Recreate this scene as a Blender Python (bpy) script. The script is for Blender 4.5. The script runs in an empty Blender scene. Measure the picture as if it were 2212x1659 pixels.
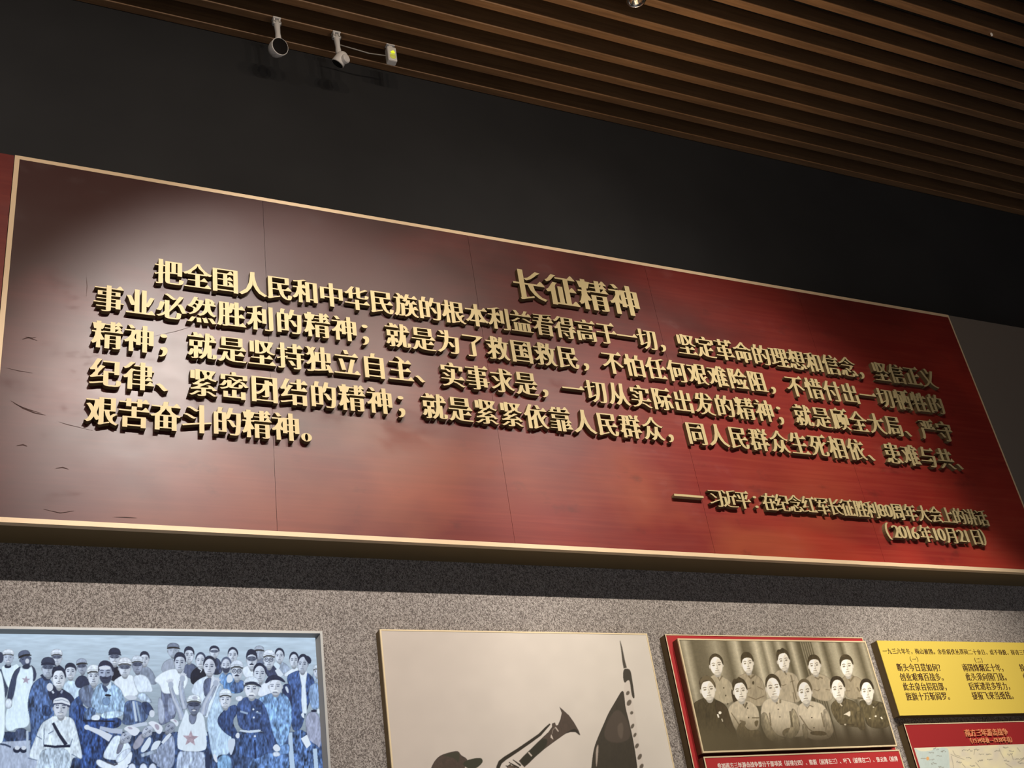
import bpy, bmesh, math
import numpy as np
from mathutils import Vector, Matrix
from mathutils.geometry import delaunay_2d_cdt

# ------------------------------------------------------------------ units
S = 0.09                      # one letter pitch of the wall inscription, in metres
Z0 = 3.736194                 # height of the inscription's second line above the floor
def V(x, y, z): return Vector((x * S, y * S, Z0 + z * S))
scene = bpy.context.scene
COL = scene.collection

# ------------------------------------------------------------------ camera
RIGHT = Vector((0.900153547974674, -0.4122247327361882, -0.14069242975080262))
FWD = Vector((0.42323476746361555, 0.7514377035237846, 0.5061755716477436))
UP = Vector((-0.10293649342495388, -0.5151816645062972, 0.8508771538112275))
cam_data = bpy.data.cameras.new('camera')
cam_data.sensor_fit = 'HORIZONTAL'; cam_data.sensor_width = 36.0
cam_data.lens = 41.685016595919635
cam_data.clip_start = 0.05; cam_data.clip_end = 100
cam = bpy.data.objects.new('camera', cam_data); COL.objects.link(cam)
m = Matrix(((RIGHT.x, UP.x, -FWD.x), (RIGHT.y, UP.y, -FWD.y), (RIGHT.z, UP.z, -FWD.z))).to_4x4()
m.translation = V(-4.20352854, -32.92837757, -23.73548705)
cam.matrix_world = m
scene.camera = cam

# ------------------------------------------------------------------ light and exposure
scene.view_settings.view_transform = 'Standard'
scene.view_settings.look = 'None'
scene.view_settings.gamma = 1.0
scene.view_settings.use_curve_mapping = False
scene.view_settings.exposure = 0.0
world = bpy.data.worlds.new('hall_ambient'); scene.world = world
world.use_nodes = True
world.node_tree.nodes['Background'].inputs[0].default_value = (1.0, 0.86, 0.74, 1)
world.node_tree.nodes['Background'].inputs[1].default_value = 0.012

def spot(name, loc, target, power, col, size, blend, radius=0.02):
    d = bpy.data.lights.new(name, 'SPOT'); d.energy = power; d.color = col
    d.spot_size = math.radians(size); d.spot_blend = blend; d.shadow_soft_size = radius
    o = bpy.data.objects.new(name, d); COL.objects.link(o); o.location = loc
    o.rotation_euler = (Vector(target) - Vector(loc)).to_track_quat('-Z', 'Y').to_euler()
    return o
def point(name, loc, power, col, radius=0.03):
    d = bpy.data.lights.new(name, 'POINT'); d.energy = power; d.color = col; d.shadow_soft_size = radius
    o = bpy.data.objects.new(name, d); COL.objects.link(o); o.location = loc
    return o
LY, LZ = -26.2, 13.8
for lx, tx, tz, pw, cl, sz, bl in [(5.8, 6.2, -5.2, 315, (1.0, 0.915, 0.85), 40, 0.6), (-13, -8, -4, 115, (1.0, 0.86, 0.74), 95, 1.0),
                                   (12.5, 12.5, -4, 48, (1.0, 0.86, 0.73), 95, 1.0), (19.0, 18.5, -5, 105, (1.0, 0.88, 0.75), 68, 1.0),
                                   (25.0, 24.5, -7.3, 350, (1.0, 0.90, 0.78), 44, 0.85),
                                   (33.0, 33.5, -18.5, 330, (1.0, 0.90, 0.78), 29, 0.6)]:
    spot('track_spot_lamp', V(lx, LY, LZ), V(tx, 1, tz), pw, cl, sz, bl)
for lx in (1, 8, 15, 22): point('track_lamp_spill', V(lx, LY, LZ - 0.05), 17, (1.0, 0.8, 0.6))
for ux, up in ((0.9, 150), (1.75, 330), (2.6, 170)): spot('slat_fill_spot', Vector((ux, -0.75, 0.35)), Vector((ux, -0.80, 5.1)), up, (1.0, 0.76, 0.50), 25, 1.0, 0.06)  # added fill, no fixture here: brightens the slat undersides from below
spot('bounce_fill_spot', V(22, -55, 15), V(22, -52, -40), 950, (0.92, 0.95, 1.0), 100, 0.6)  # added unseen fill, bounces ambient light off the floor

# ------------------------------------------------------------------ materials
def mat(name, base=(0.5, 0.5, 0.5), rough=0.5, metal=0.0, spec=0.5, emit=None, estr=0.0):
    ma = bpy.data.materials.new(name); ma.use_nodes = True
    b = ma.node_tree.nodes['Principled BSDF']
    b.inputs['Base Color'].default_value = (*base, 1)
    b.inputs['Roughness'].default_value = rough
    b.inputs['Metallic'].default_value = metal
    b.inputs['Specular IOR Level'].default_value = spec
    if emit:
        b.inputs['Emission Color'].default_value = (*emit, 1); b.inputs['Emission Strength'].default_value = estr
    return ma
class N:
    """small helper to wire node trees"""
    def __init__(s, ma): s.t = ma.node_tree; s.b = s.t.nodes['Principled BSDF']
    def add(s, kind, **kw):
        n = s.t.nodes.new(kind)
        for k, v in kw.items():
            if hasattr(n, k): setattr(n, k, v)
        return n
    def link(s, a, b): s.t.links.new(a, b)
    def pos(s, scale=(1, 1, 1), rot=(0, 0, 0)):
        g = s.add('ShaderNodeNewGeometry'); mp = s.add('ShaderNodeMapping')
        mp.inputs['Scale'].default_value = scale; mp.inputs['Rotation'].default_value = rot
        s.link(g.outputs['Position'], mp.inputs['Vector']); return mp.outputs['Vector']
    def noise(s, vec, scale, detail=3, rough=0.5, dist=0.0):
        n = s.add('ShaderNodeTexNoise'); n.inputs['Scale'].default_value = scale; n.inputs['Detail'].default_value = detail
        n.inputs['Roughness'].default_value = rough; n.inputs['Distortion'].default_value = dist
        s.link(vec, n.inputs['Vector']); return n.outputs['Fac']
    def ramp(s, fac, stops):
        r = s.add('ShaderNodeValToRGB'); e = r.color_ramp.elements
        while len(e) < len(stops): e.new(0.5)
        for k, (p, c) in enumerate(stops):
            e[k].position = p; e[k].color = (*c, 1) if len(c) == 3 else c
        s.link(fac, r.inputs['Fac']); return r.outputs['Color']
    def mix(s, fac, a, b, mode='MIX'):
        n = s.add('ShaderNodeMix'); n.data_type = 'RGBA'; n.blend_type = mode
        if isinstance(fac, (int, float)): n.inputs[0].default_value = fac
        else: s.link(fac, n.inputs[0])
        for inp, v in ((n.inputs[6], a), (n.inputs[7], b)):
            if isinstance(v, tuple): inp.default_value = (*v, 1)
            else: s.link(v, inp)
        return n.outputs[2]
    def bump(s, h, strength, dist):
        n = s.add('ShaderNodeBump'); n.inputs['Strength'].default_value = strength; n.inputs['Distance'].default_value = dist
        s.link(h, n.inputs['Height']); s.link(n.outputs['Normal'], s.b.inputs['Normal'])

M = {}
# dark painted upper wall and pebbled wallpaper below, one material per wall piece
M['dark_paint'] = mat('dark_paint', (0.022, 0.0225, 0.023), 0.75, spec=0.25)
n = N(M['dark_paint']); p = n.pos()
n.link(n.ramp(n.noise(p, 2.2, 4), [(0.35, (0.018, 0.0187, 0.0205)), (0.7, (0.024, 0.0247, 0.0265))]), n.b.inputs['Base Color'])
M['wallpaper'] = mat('wallpaper', (0.3, 0.27, 0.24), 0.8, spec=0.2)
n = N(M['wallpaper']); p = n.pos((1, 1, 1.0), (0, 0.6, 0))
p2 = n.pos((1.15, 1.0, 0.9), (0, 0.75, 0))
g = n.noise(p2, 225, 2, 0.55, 1.1)
cl = n.ramp(g, [(0.40, (0.125, 0.109, 0.100)), (0.50, (0.275, 0.249, 0.229)), (0.60, (0.44, 0.405, 0.378))])
n.link(cl, n.b.inputs['Base Color']); n.bump(g, 0.5, 0.003)
M['floor'] = mat('floor_stone', (0.45, 0.45, 0.47), 0.5)
M['void'] = mat('ceiling_void', (0.012, 0.011, 0.010), 0.9, spec=0.1)
M['room'] = mat('room_paint', (0.40, 0.40, 0.42), 0.8, spec=0.2)
# slats: brown wood grain running along the slat
M['slat'] = mat('slat_wood', (0.2, 0.09, 0.04), 0.38, spec=0.5)
n = N(M['slat']); p = n.pos((0.8, 12, 12))
n.link(n.ramp(n.noise(p, 6, 4, 0.6), [(0.3, (0.17, 0.088, 0.040)), (0.7, (0.28, 0.150, 0.068))]), n.b.inputs['Base Color'])
# printed red board: maroon going to a glowing red towards its lower right, satin lacquer
def red_board(name, shift):
    ma = mat(name, (0.3, 0.03, 0.02), 0.38, spec=0.48); n = N(ma)
    geo = n.add('ShaderNodeNewGeometry'); sep = n.add('ShaderNodeSeparateXYZ'); n.link(geo.outputs['Position'], sep.inputs[0])
    def math_(op, a, b=None):
        q = n.add('ShaderNodeMath'); q.operation = op
        for i, v in enumerate((a, b)):
            if v is None: continue
            if isinstance(v, (int, float)): q.inputs[i].default_value = v
            else: n.link(v, q.inputs[i])
        return q.outputs[0]
    # the print runs from dark maroon (upper left) to glowing red (lower right), with soft orange clouds
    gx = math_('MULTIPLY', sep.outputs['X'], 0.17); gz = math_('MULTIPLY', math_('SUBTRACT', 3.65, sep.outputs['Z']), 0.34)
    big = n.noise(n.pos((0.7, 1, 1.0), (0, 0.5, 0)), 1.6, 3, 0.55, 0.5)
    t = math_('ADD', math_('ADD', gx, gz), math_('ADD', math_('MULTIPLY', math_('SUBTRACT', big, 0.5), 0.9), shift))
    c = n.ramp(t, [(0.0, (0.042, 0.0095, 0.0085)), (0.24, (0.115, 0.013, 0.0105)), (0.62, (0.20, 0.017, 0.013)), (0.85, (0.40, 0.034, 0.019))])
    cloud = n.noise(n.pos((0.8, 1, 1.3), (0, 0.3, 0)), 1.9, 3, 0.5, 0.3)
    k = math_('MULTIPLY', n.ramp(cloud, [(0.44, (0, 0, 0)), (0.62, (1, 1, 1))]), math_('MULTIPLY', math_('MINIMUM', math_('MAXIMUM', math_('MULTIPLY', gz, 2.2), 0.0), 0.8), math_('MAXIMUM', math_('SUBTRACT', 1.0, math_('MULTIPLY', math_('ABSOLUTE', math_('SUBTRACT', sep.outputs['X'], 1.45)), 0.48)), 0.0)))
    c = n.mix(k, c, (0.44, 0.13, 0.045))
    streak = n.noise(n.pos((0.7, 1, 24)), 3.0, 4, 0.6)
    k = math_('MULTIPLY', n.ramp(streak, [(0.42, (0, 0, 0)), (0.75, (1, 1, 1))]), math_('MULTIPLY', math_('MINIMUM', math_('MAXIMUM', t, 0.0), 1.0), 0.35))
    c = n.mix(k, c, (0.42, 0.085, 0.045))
    stain = n.noise(n.pos((1, 1, 1.6)), 6, 5, 0.62)
    c = n.mix(n.ramp(stain, [(0.60, (0, 0, 0)), (0.72, (0.4, 0.4, 0.4))]), c, (0.05, 0.012, 0.01))
    n.link(c, n.b.inputs['Base Color'])
    r = n.ramp(n.noise(n.pos((1, 1, 1.5)), 5, 5, 0.65), [(0.3, (0.35,) * 3), (0.58, (0.39,) * 3), (0.72, (0.52,) * 3)])
    n.link(r, n.b.inputs['Roughness'])
    return ma
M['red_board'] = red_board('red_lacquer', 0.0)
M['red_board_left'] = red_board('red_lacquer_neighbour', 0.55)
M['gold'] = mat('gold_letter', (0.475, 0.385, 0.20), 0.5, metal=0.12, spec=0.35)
M['gold_side'] = mat('shaded_letter_side', (0.19, 0.14, 0.065), 0.5, metal=0.15)  # darker than the fronts: shade under the strokes put into the colour
M['frame'] = mat('beige_gold_frame', (0.74, 0.56, 0.36), 0.5, metal=0.15)
M['side'] = mat('bronze_side', (0.18, 0.125, 0.055), 0.55, metal=0.2)
M['dark'] = mat('board_core', (0.02, 0.012, 0.01), 0.8)
M['grey_panel'] = mat('grey_brown_panel', (0.15, 0.128, 0.110), 0.7, spec=0.25)
M['white'] = mat('white_plastic', (0.82, 0.80, 0.78), 0.45)
M['lens'] = mat('dark_glass', (0.006, 0.006, 0.007), 0.15)
M['cable'] = mat('grey_cable', (0.35, 0.33, 0.30), 0.5)
M['glow'] = mat('yellow_green_light', (0.6, 0.6, 0.05), 0.3, emit=(0.62, 0.70, 0.02), estr=1.0)
M['glow_dim'] = mat('yellow_green_diffuser', (0.55, 0.55, 0.12), 0.4, emit=(0.5, 0.5, 0.06), estr=0.35)
M['chrome'] = mat('chrome', (0.85, 0.80, 0.72), 0.12, metal=1.0)
M['led'] = mat('led_chip', (0.5, 0.5, 0.6), 0.3, emit=(0.55, 0.6, 1.0), estr=1.5)
M['glint'] = mat('reflector_glint', (0.9, 0.85, 0.75), 0.3, emit=(1.0, 0.86, 0.62), estr=1.6)  # emissive stand-in for bright reflections in the chrome
M['silver'] = mat('silver_bezel', (0.55, 0.56, 0.55), 0.4, metal=0.3)
M['bezel_in'] = mat('dark_bezel', (0.30, 0.30, 0.29), 0.45, metal=0.2)
M['thin_gold'] = mat('thin_gold_trim', (0.80, 0.66, 0.42), 0.45, metal=0.15)
M['bright_red'] = mat('bright_red_print', (0.44, 0.030, 0.032), 0.5, spec=0.35)
M['deep_red'] = mat('deep_red_print', (0.31, 0.020, 0.022), 0.5, spec=0.35)
M['yellow'] = mat('yellow_print', (0.72, 0.55, 0.095), 0.5, spec=0.35)
M['ink'] = mat('brown_ink', (0.06, 0.022, 0.004), 0.6)
M['white_ink'] = mat('white_ink', (0.85, 0.78, 0.70), 0.6)
M['orange_letter'] = mat('orange_letter', (0.75, 0.30, 0.14), 0.5)
M['black_ink'] = mat('map_ink', (0.14, 0.13, 0.12), 0.6)
M['tint'] = mat('white_speck', (0.85, 0.83, 0.78), 0.4)

def vc_mat(name, emission=False, rough=0.5, spec=0.35):
    ma = mat(name, (0.8, 0.8, 0.8), rough, spec=spec); n = N(ma)
    a = n.add('ShaderNodeAttribute'); a.attribute_name = 'print'
    if emission:
        n.b.inputs['Base Color'].default_value = (0.01, 0.01, 0.012, 1)
        n.link(a.outputs['Color'], n.b.inputs['Emission Color']); n.b.inputs['Emission Strength'].default_value = 1.0
    else:
        n.link(a.outputs['Color'], n.b.inputs['Base Color'])
    return ma
M['screen'] = vc_mat('lit_screen', True, 0.3, 0.3)
M['photo_print'] = vc_mat('photo_print', False, 0.42)
M['bugle_print'] = vc_mat('bugler_print', False, 0.5)
M['map_print'] = vc_mat('map_print', False, 0.5)

# ------------------------------------------------------------------ object helpers
def tag(o, label=None, cat=None, group=None, kind=None):
    if label: o['label'] = label
    if cat: o['category'] = cat
    if group: o['group'] = group
    if kind: o['kind'] = kind
    return o
def empty(name, loc, label=None, cat=None, group=None):
    o = bpy.data.objects.new(name, None); COL.objects.link(o); o.location = loc
    o.empty_display_size = 0.05
    return tag(o, label, cat, group)
def link_mesh(name, me, material, parent=None, loc=None):
    o = bpy.data.objects.new(name, me); COL.objects.link(o)
    if material is not None and not me.materials: me.materials.append(material)
    if parent: o.parent = parent
    if loc is not None: o.location = loc
    return o
def from_bm(name, bm, material, parent=None, origin=None, smooth=False):
    """bm is in world metres; the object sits at its parent's origin (or at origin)."""
    o0 = Vector(parent.location) if parent else (Vector(origin) if origin is not None else Vector((0, 0, 0)))
    if parent and parent.parent: o0 = o0 + Vector(parent.parent.location)
    bmesh.ops.translate(bm, vec=-o0, verts=bm.verts)
    bmesh.ops.recalc_face_normals(bm, faces=bm.faces)
    me = bpy.data.meshes.new(name); bm.to_mesh(me); bm.free()
    if smooth:
        for f in me.polygons: f.use_smooth = True
    o = link_mesh(name, me, material, parent)
    if not parent and origin is not None: o.location = origin
    return o
def add_box(bm, x0, x1, y0, y1, z0, z1, bevel=0.0):
    r = bmesh.ops.create_cube(bm, size=1)
    a, b = V(x0, y0, z0), V(x1, y1, z1)
    for v in r['verts']:
        v.co = Vector(((a.x + b.x) / 2 + v.co.x * (b.x - a.x), (a.y + b.y) / 2 + v.co.y * (b.y - a.y), (a.z + b.z) / 2 + v.co.z * (b.z - a.z)))
    if bevel:
        es = list({e for v in r['verts'] for e in v.link_edges})
        bmesh.ops.bevel(bm, geom=es, offset=bevel * S, segments=2, affect='EDGES', profile=0.5)
def box(name, dims, material, parent=None, bevel=0.0, origin=None):
    bm = bmesh.new(); add_box(bm, *dims, bevel=bevel); return from_bm(name, bm, material, parent, origin)
def boxes(name, dl, material, parent=None, bevel=0.0, origin=None):
    bm = bmesh.new()
    for d in dl: add_box(bm, *d, bevel=bevel)
    return from_bm(name, bm, material, parent, origin)
def lathe(bm, prof, origin, axis, seg=32):
    """prof: (radius, height) in units along axis from origin (world Vector)."""
    axis = Vector(axis).normalized(); q = axis.to_track_quat('Z', 'Y'); rings = []
    for r, h in prof:
        ring = []
        for k in range(seg):
            a = 2 * math.pi * k / seg
            ring.append(bm.verts.new(Vector(origin) + q @ Vector((r * S * math.cos(a), r * S * math.sin(a), h * S))))
        rings.append(ring)
    for a, b in zip(rings, rings[1:]):
        for k in range(seg): bm.faces.new((a[k], a[(k + 1) % seg], b[(k + 1) % seg], b[k]))
    if prof[0][0] > 1e-6: bm.faces.new(rings[0])
    if prof[-1][0] > 1e-6: bm.faces.new(rings[-1])
def tube(bm, pts, r, seg=8):
    pts = [Vector(p) for p in pts]; rings = []
    for i, p in enumerate(pts):
        t = (pts[min(i + 1, len(pts) - 1)] - pts[max(i - 1, 0)]).normalized(); q = t.to_track_quat('Z', 'Y')
        rr = r[i] if isinstance(r, (list, tuple)) else r
        rings.append([bm.verts.new(p + q @ Vector((rr * S * math.cos(2 * math.pi * k / seg), rr * S * math.sin(2 * math.pi * k / seg), 0))) for k in range(seg)])
    for a, b in zip(rings, rings[1:]):
        for k in range(seg): bm.faces.new((a[k], a[(k + 1) % seg], b[(k + 1) % seg], b[k]))
    bm.faces.new(rings[0]); bm.faces.new(rings[-1])

# ------------------------------------------------------------------ setting
YW = 1.6                                  # wall surface
def struct(name, dims, material): return tag(box(name, dims, material), kind='structure')
XL, XR, YF = -62, 96, -92
FZ = -Z0 / S
struct('wall_back', (XL, XR, YW, YW + 2, FZ, -5.5), M['wallpaper'])
struct('wall_back_upper', (XL, XR, YW, YW + 2, -5.5, 16.4), M['dark_paint'])
struct('floor', (XL, XR, YF, YW, FZ - 1, FZ), M['floor'])
struct('ceiling', (XL, XR, YF, YW, 16.4, 17.4), M['void'])
struct('wall_left', (XL - 1, XL, YF, YW, FZ, 16.4), M['room'])
struct('wall_right', (XR, XR + 1, YF, YW, FZ, 16.4), M['room'])
struct('wall_front', (XL, XR, YF - 1, YF, FZ, 16.4), M['room'])

# ------------------------------------------------------------------ ceiling slats
ZC, PITCH, SW = 15.3, 1.139, 0.37
GAPX = (19.95, 20.85)
order = ['first', 'second', 'third', 'fourth', 'fifth', 'sixth', 'seventh', 'eighth', 'ninth', 'tenth', 'eleventh', 'twelfth']
def slat(k, x0, x1, label):
    y1 = YW - 0.015 - PITCH * k
    o = box('ceiling_baffle', (x0, x1, y1 - SW, y1, ZC, 16.395), M['slat'], None, 0.03, origin=V(x0, y1 - SW / 2, ZC))
    return tag(o, label, 'ceiling slat', 'brown wooden ceiling slats', 'thing')
for k, w in enumerate(order):
    if k == 6:
        slat(k, -30, GAPX[0], 'seventh brown ceiling slat from the dark wall, the length left of the chrome downlight')
        slat(k, GAPX[1], 80, 'seventh brown ceiling slat from the dark wall, the length right of the chrome downlight')
        continue
    extra = {0: ', running against the wall', 1: ', the one carrying the two spotlights'}.get(k, '')
    slat(k, -30, 80, w + ' long brown wooden ceiling slat from the dark wall' + extra)

# ------------------------------------------------------------------ glyphs
_gc = {}
def outline(ch):
    c = bpy.data.curves.new('t', 'FONT'); c.body = ch; c.size = 1; c.fill_mode = 'NONE'; c.resolution_u = 4
    o = bpy.data.objects.new('t', c); COL.objects.link(o)
    dg = bpy.context.evaluated_depsgraph_get(); dg.update()
    me = bpy.data.meshes.new_from_object(o.evaluated_get(dg))
    vs = [(v.co.x, v.co.y) for v in me.vertices]; nb = {}
    for e in me.edges:
        a, b = e.vertices; nb.setdefault(a, []).append(b); nb.setdefault(b, []).append(a)
    cons, seen = [], set()
    for s in range(len(vs)):
        if s in seen or s not in nb: continue
        loop, cur, prev = [s], s, None
        seen.add(s)
        nx = s + 1 if (s + 1) in nb[s] else nb[s][0]
        while nx != s and nx not in seen:
            loop.append(nx); seen.add(nx); prev, cur = cur, nx
            cand = [q for q in nb[cur] if q != prev]
            if not cand: break
            nx = cand[0]
        cons.append([vs[i] for i in loop])
    bpy.data.objects.remove(o); bpy.data.curves.remove(c); bpy.data.meshes.remove(me)
    return cons
def area(p): return 0.5 * sum(a[0] * b[1] - b[0] * a[1] for a, b in zip(p, p[1:] + p[:1]))
def clean(p):
    q = [a for a, b in zip(p, p[1:] + p[:1]) if math.hypot(a[0] - b[0], a[1] - b[1]) > 1e-4]
    out = []
    for i in range(len(q)):
        a, b, c = q[i - 1], q[i], q[(i + 1) % len(q)]
        cr = (b[0] - a[0]) * (c[1] - b[1]) - (b[1] - a[1]) * (c[0] - b[0])
        if abs(cr) > 1e-7: out.append(b)
    return out if len(out) > 2 else q
def embolden(p, sgn, dx, dy):
    out = []
    for i in range(len(p)):
        a, b, c = p[i - 1], p[i], p[(i + 1) % len(p)]
        def nrm(u, v):
            l = math.hypot(v[0] - u[0], v[1] - u[1]) or 1; return ((v[1] - u[1]) / l * sgn, -(v[0] - u[0]) / l * sgn)
        n1, n2 = nrm(a, b), nrm(b, c); k = max(0.35, 1 + n1[0] * n2[0] + n1[1] * n2[1])
        out.append((b[0] + dx * (n1[0] + n2[0]) / k, b[1] + dy * (n1[1] + n2[1]) / k))
    return out
def serifs(p, sgn):
    """wedge on the right end of every horizontal stroke, as in the heavy Song style of lettering"""
    out = []
    for i in range(len(p)):
        a, b, c, d = p[i - 1], p[i], p[(i + 1) % len(p)], p[(i + 2) % len(p)]
        L = abs(c[1] - b[1])
        if not (0.045 < L < 0.10 and abs(c[0] - b[0]) < 0.012): continue
        if (c[1] - b[1]) * sgn < 0: continue                 # outward normal must point right
        if abs(a[1] - b[1]) > 0.02 or abs(d[1] - c[1]) > 0.02: continue
        if abs(a[0] - b[0]) < 0.13 or abs(d[0] - c[0]) < 0.13: continue
        if a[0] > b[0] or d[0] > c[0]: continue
        yt = max(b[1], c[1]); yb = min(b[1], c[1]); xe = b[0]
        t = [(xe - 0.19, yt - 0.016), (xe - 0.085, yt + 0.085), (xe - 0.04, yt + 0.07), (xe + 0.06, yb + 0.012), (xe - 0.05, yb + 0.012)]
        out.append(t if area(t) * sgn > 0 else t[::-1])
    return out
def glyph(ch, dx=0.042, dy=-0.013, serif=True):
    key = (ch, dx, dy, serif)
    if key in _gc: return _gc[key]
    cons = [clean(c) for c in outline(ch)]
    cons = [c for c in cons if len(c) > 2]
    sgn = 1 if area(max(cons, key=lambda c: abs(area(c)))) > 0 else -1
    full = ord(ch) > 0x2fff or ch in '—？'
    xs = [p[0] for c in cons for p in c]
    cx = 0.5 if full else (min(xs) + max(xs)) / 2
    cy = 0.38 if full else 0.345
    polys = []
    for c in cons:
        hole = area(c) * sgn < 0
        polys.append(embolden(c, sgn, dx, dy))
        if serif and full and not hole: polys += serifs(c, sgn)
    pts, edges = [], []
    for c in polys:
        s = len(pts); pts += [Vector((x - cx, y - cy)) for x, y in c]
        edges += [(s + i, s + (i + 1) % len(c)) for i in range(len(c))]
    vo, eo, fo, _, _, _ = delaunay_2d_cdt(pts, edges, [], 0, 1e-5)
    P = np.array([(v.x, v.y) for v in vo])
    A = np.array([(pts[a].x, pts[a].y) for a, b in edges]); B = np.array([(pts[b].x, pts[b].y) for a, b in edges])
    tris = []
    for f in fo:
        q = P[list(f)].mean(0)
        up = (A[:, 1] <= q[1]) & (B[:, 1] > q[1]); dn = (A[:, 1] > q[1]) & (B[:, 1] <= q[1])
        t = (q[1] - A[:, 1]) / np.where(B[:, 1] == A[:, 1], 1, B[:, 1] - A[:, 1])
        right = A[:, 0] + t * (B[:, 0] - A[:, 0]) > q[0]
        if (up & right).sum() - (dn & right).sum() != 0: tris.append(tuple(f))
    cnt = {}
    for f in tris:
        for a, b in zip(f, f[1:] + f[:1]): cnt[(a, b)] = 1
    rim = [(a, b) for a, b in cnt if (b, a) not in cnt]
    _gc[key] = (P, tris, rim)
    return _gc[key]
def glyph_geo(ch, ox, oz, sx, sz, front, depth, V_, F_, **kw):
    """append one glyph; x right, z up, facing -y; front = y of the face, depth = thickness"""
    P, tris, rim = glyph(ch, **kw); s = len(V_); n = len(P)
    V_ += [(ox + x * sx, front, oz + y * sz) for x, y in P]
    F_ += [tuple(s + i for i in f) for f in tris]
    if depth:
        V_ += [(ox + x * sx, front + depth, oz + y * sz) for x, y in P]
        F_ += [(s + b, s + a, s + a + n, s + b + n) for a, b in rim]
def geo_mesh(name, V_, F_):
    me = bpy.data.meshes.new(name); me.from_pydata([tuple(c * S for c in v) for v in V_], [], F_)
    bm = bmesh.new(); bm.from_mesh(me)
    loose = [v for v in bm.verts if not v.link_faces]
    bmesh.ops.delete(bm, geom=loose, context='VERTS'); bm.to_mesh(me); bm.free()
    me.update(); return me

# ------------------------------------------------------------------ the great red board
BX0, BX1, BZ0, BZ1, BY = -3.155, 39.30, -8.07, 5.56, 0.2
FR = 0.155
board = empty('inscription_board', V((BX0 + BX1) / 2, YW, BZ0), 'long dark red lacquered board with raised gold lettering and beige frame, high on the wall', 'board')
boxes('frame', [(BX0, BX1 - 0.07, BY - 0.01, BY + 0.2, BZ1 - FR, BZ1), (BX0, BX1 - 0.07, BY - 0.01, BY + 0.2, BZ0, BZ0 + FR),
                (BX0, BX0 + FR, BY - 0.009, BY + 0.2, BZ0 + FR, BZ1 - FR), (BX1 - 0.07, BX1, BY - 0.012, BY + 0.2, BZ0, BZ1)], M['frame'], board)
box('casing', (BX0 + 0.004, BX1 - 0.004, BY + 0.2, YW - 0.004, BZ0 + 0.003, BZ1 - 0.003), M['side'], board)
cuts = [BX0 + FR, 5.32, 13.56, 21.8, 30.0, BX1 - 0.07]
for a, b in zip(cuts, cuts[1:]):
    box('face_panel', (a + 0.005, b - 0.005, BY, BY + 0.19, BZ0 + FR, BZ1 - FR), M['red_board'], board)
DEPTH = 0.19
_cm = {}
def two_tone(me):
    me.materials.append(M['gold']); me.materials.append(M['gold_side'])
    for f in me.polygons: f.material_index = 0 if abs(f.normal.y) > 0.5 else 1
    return me
def letter_mesh(ch, sx, sz):
    k = (ch, round(sx, 3), round(sz, 3))
    if k not in _cm:
        a, b = [], []; glyph_geo(ch, 0, 0, sx, sz, -DEPTH, DEPTH, a, b)
        _cm[k] = two_tone(geo_mesh('letter', a, b))
    return _cm[k]
def letter(name, ch, x, z, sx, sz):
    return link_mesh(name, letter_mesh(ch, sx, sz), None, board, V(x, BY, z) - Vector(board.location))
for i, ch in enumerate('长征精神'): letter('title_character', ch, 15.84 + 1.467 * i, 3.22, 1.42, 1.68)
LINES = [('把全国人民和中华民族的根本利益看得高于一切，坚定革命的理想和信念，坚信正义', 1.9368, 0.94822, 1.392),
         ('事业必然胜利的精神；就是为了救国救民，不怕任何艰难险阻，不惜付出一切牺牲的', 0.0280, 0.99761, -0.008),
         ('精神；就是坚持独立自主、实事求是，一切从实际出发的精神；就是顾全大局、严守', 0.0250, 0.99550, -1.438),
         ('纪律、紧密团结的精神；就是紧紧依靠人民群众，同人民群众生死相依、患难与共、', 0.0134, 1.00740, -2.860),
         ('艰苦奋斗的精神。', -0.0541, 0.96091, -4.234)]
allc = [(x0 + p * i, z, ch) for t, x0, p, z in LINES for i, ch in enumerate(t)]
allc.sort()
SX, SZ = 0.945, 1.15
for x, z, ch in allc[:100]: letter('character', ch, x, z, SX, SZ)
va, fa = [], []
ori = board.location
for x, z, ch in allc[100:]:
    w = V(x, BY, z) - Vector(ori)
    glyph_geo(ch, w.x / S, w.z / S, SX, SZ, w.y / S - DEPTH, DEPTH, va, fa)
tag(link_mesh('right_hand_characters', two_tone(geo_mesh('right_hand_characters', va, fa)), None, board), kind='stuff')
s = 0.70
box('signature_dash', (20.44, 21.76, BY - DEPTH, BY, -5.72, -5.63), M['gold'], board)
SIG = [('习', 22.32), ('近', 22.96), ('平', 23.6), ('：', 24.35), ('在', 24.84), ('纪', 25.47), ('念', 26.12), ('红', 26.79), ('军', 27.47), ('长', 28.1), ('征', 28.74), ('胜', 29.43), ('利', 30.05),
       ('8', 30.55), ('0', 30.9), ('周', 31.4), ('年', 32.1), ('大', 32.81), ('会', 33.5), ('上', 34.17), ('的', 34.83), ('讲', 35.47), ('话', 36.15)]
for ch, x in SIG: letter('signature_character', ch, x, -5.67, s * (1.15 if ch in '80' else 1.0), s * 1.2)
for ch, x in [('（', 30.28), ('2', 30.95), ('0', 31.29), ('1', 31.62), ('6', 31.95), ('年', 32.55), ('1', 33.08), ('0', 33.42), ('月', 33.98), ('2', 34.52), ('1', 34.85), ('日', 35.4), ('）', 36.02)]:
    letter('date_character', ch, x, -6.6, s * (1.15 if ch.isdigit() else 1.0), s * 1.2)

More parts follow.
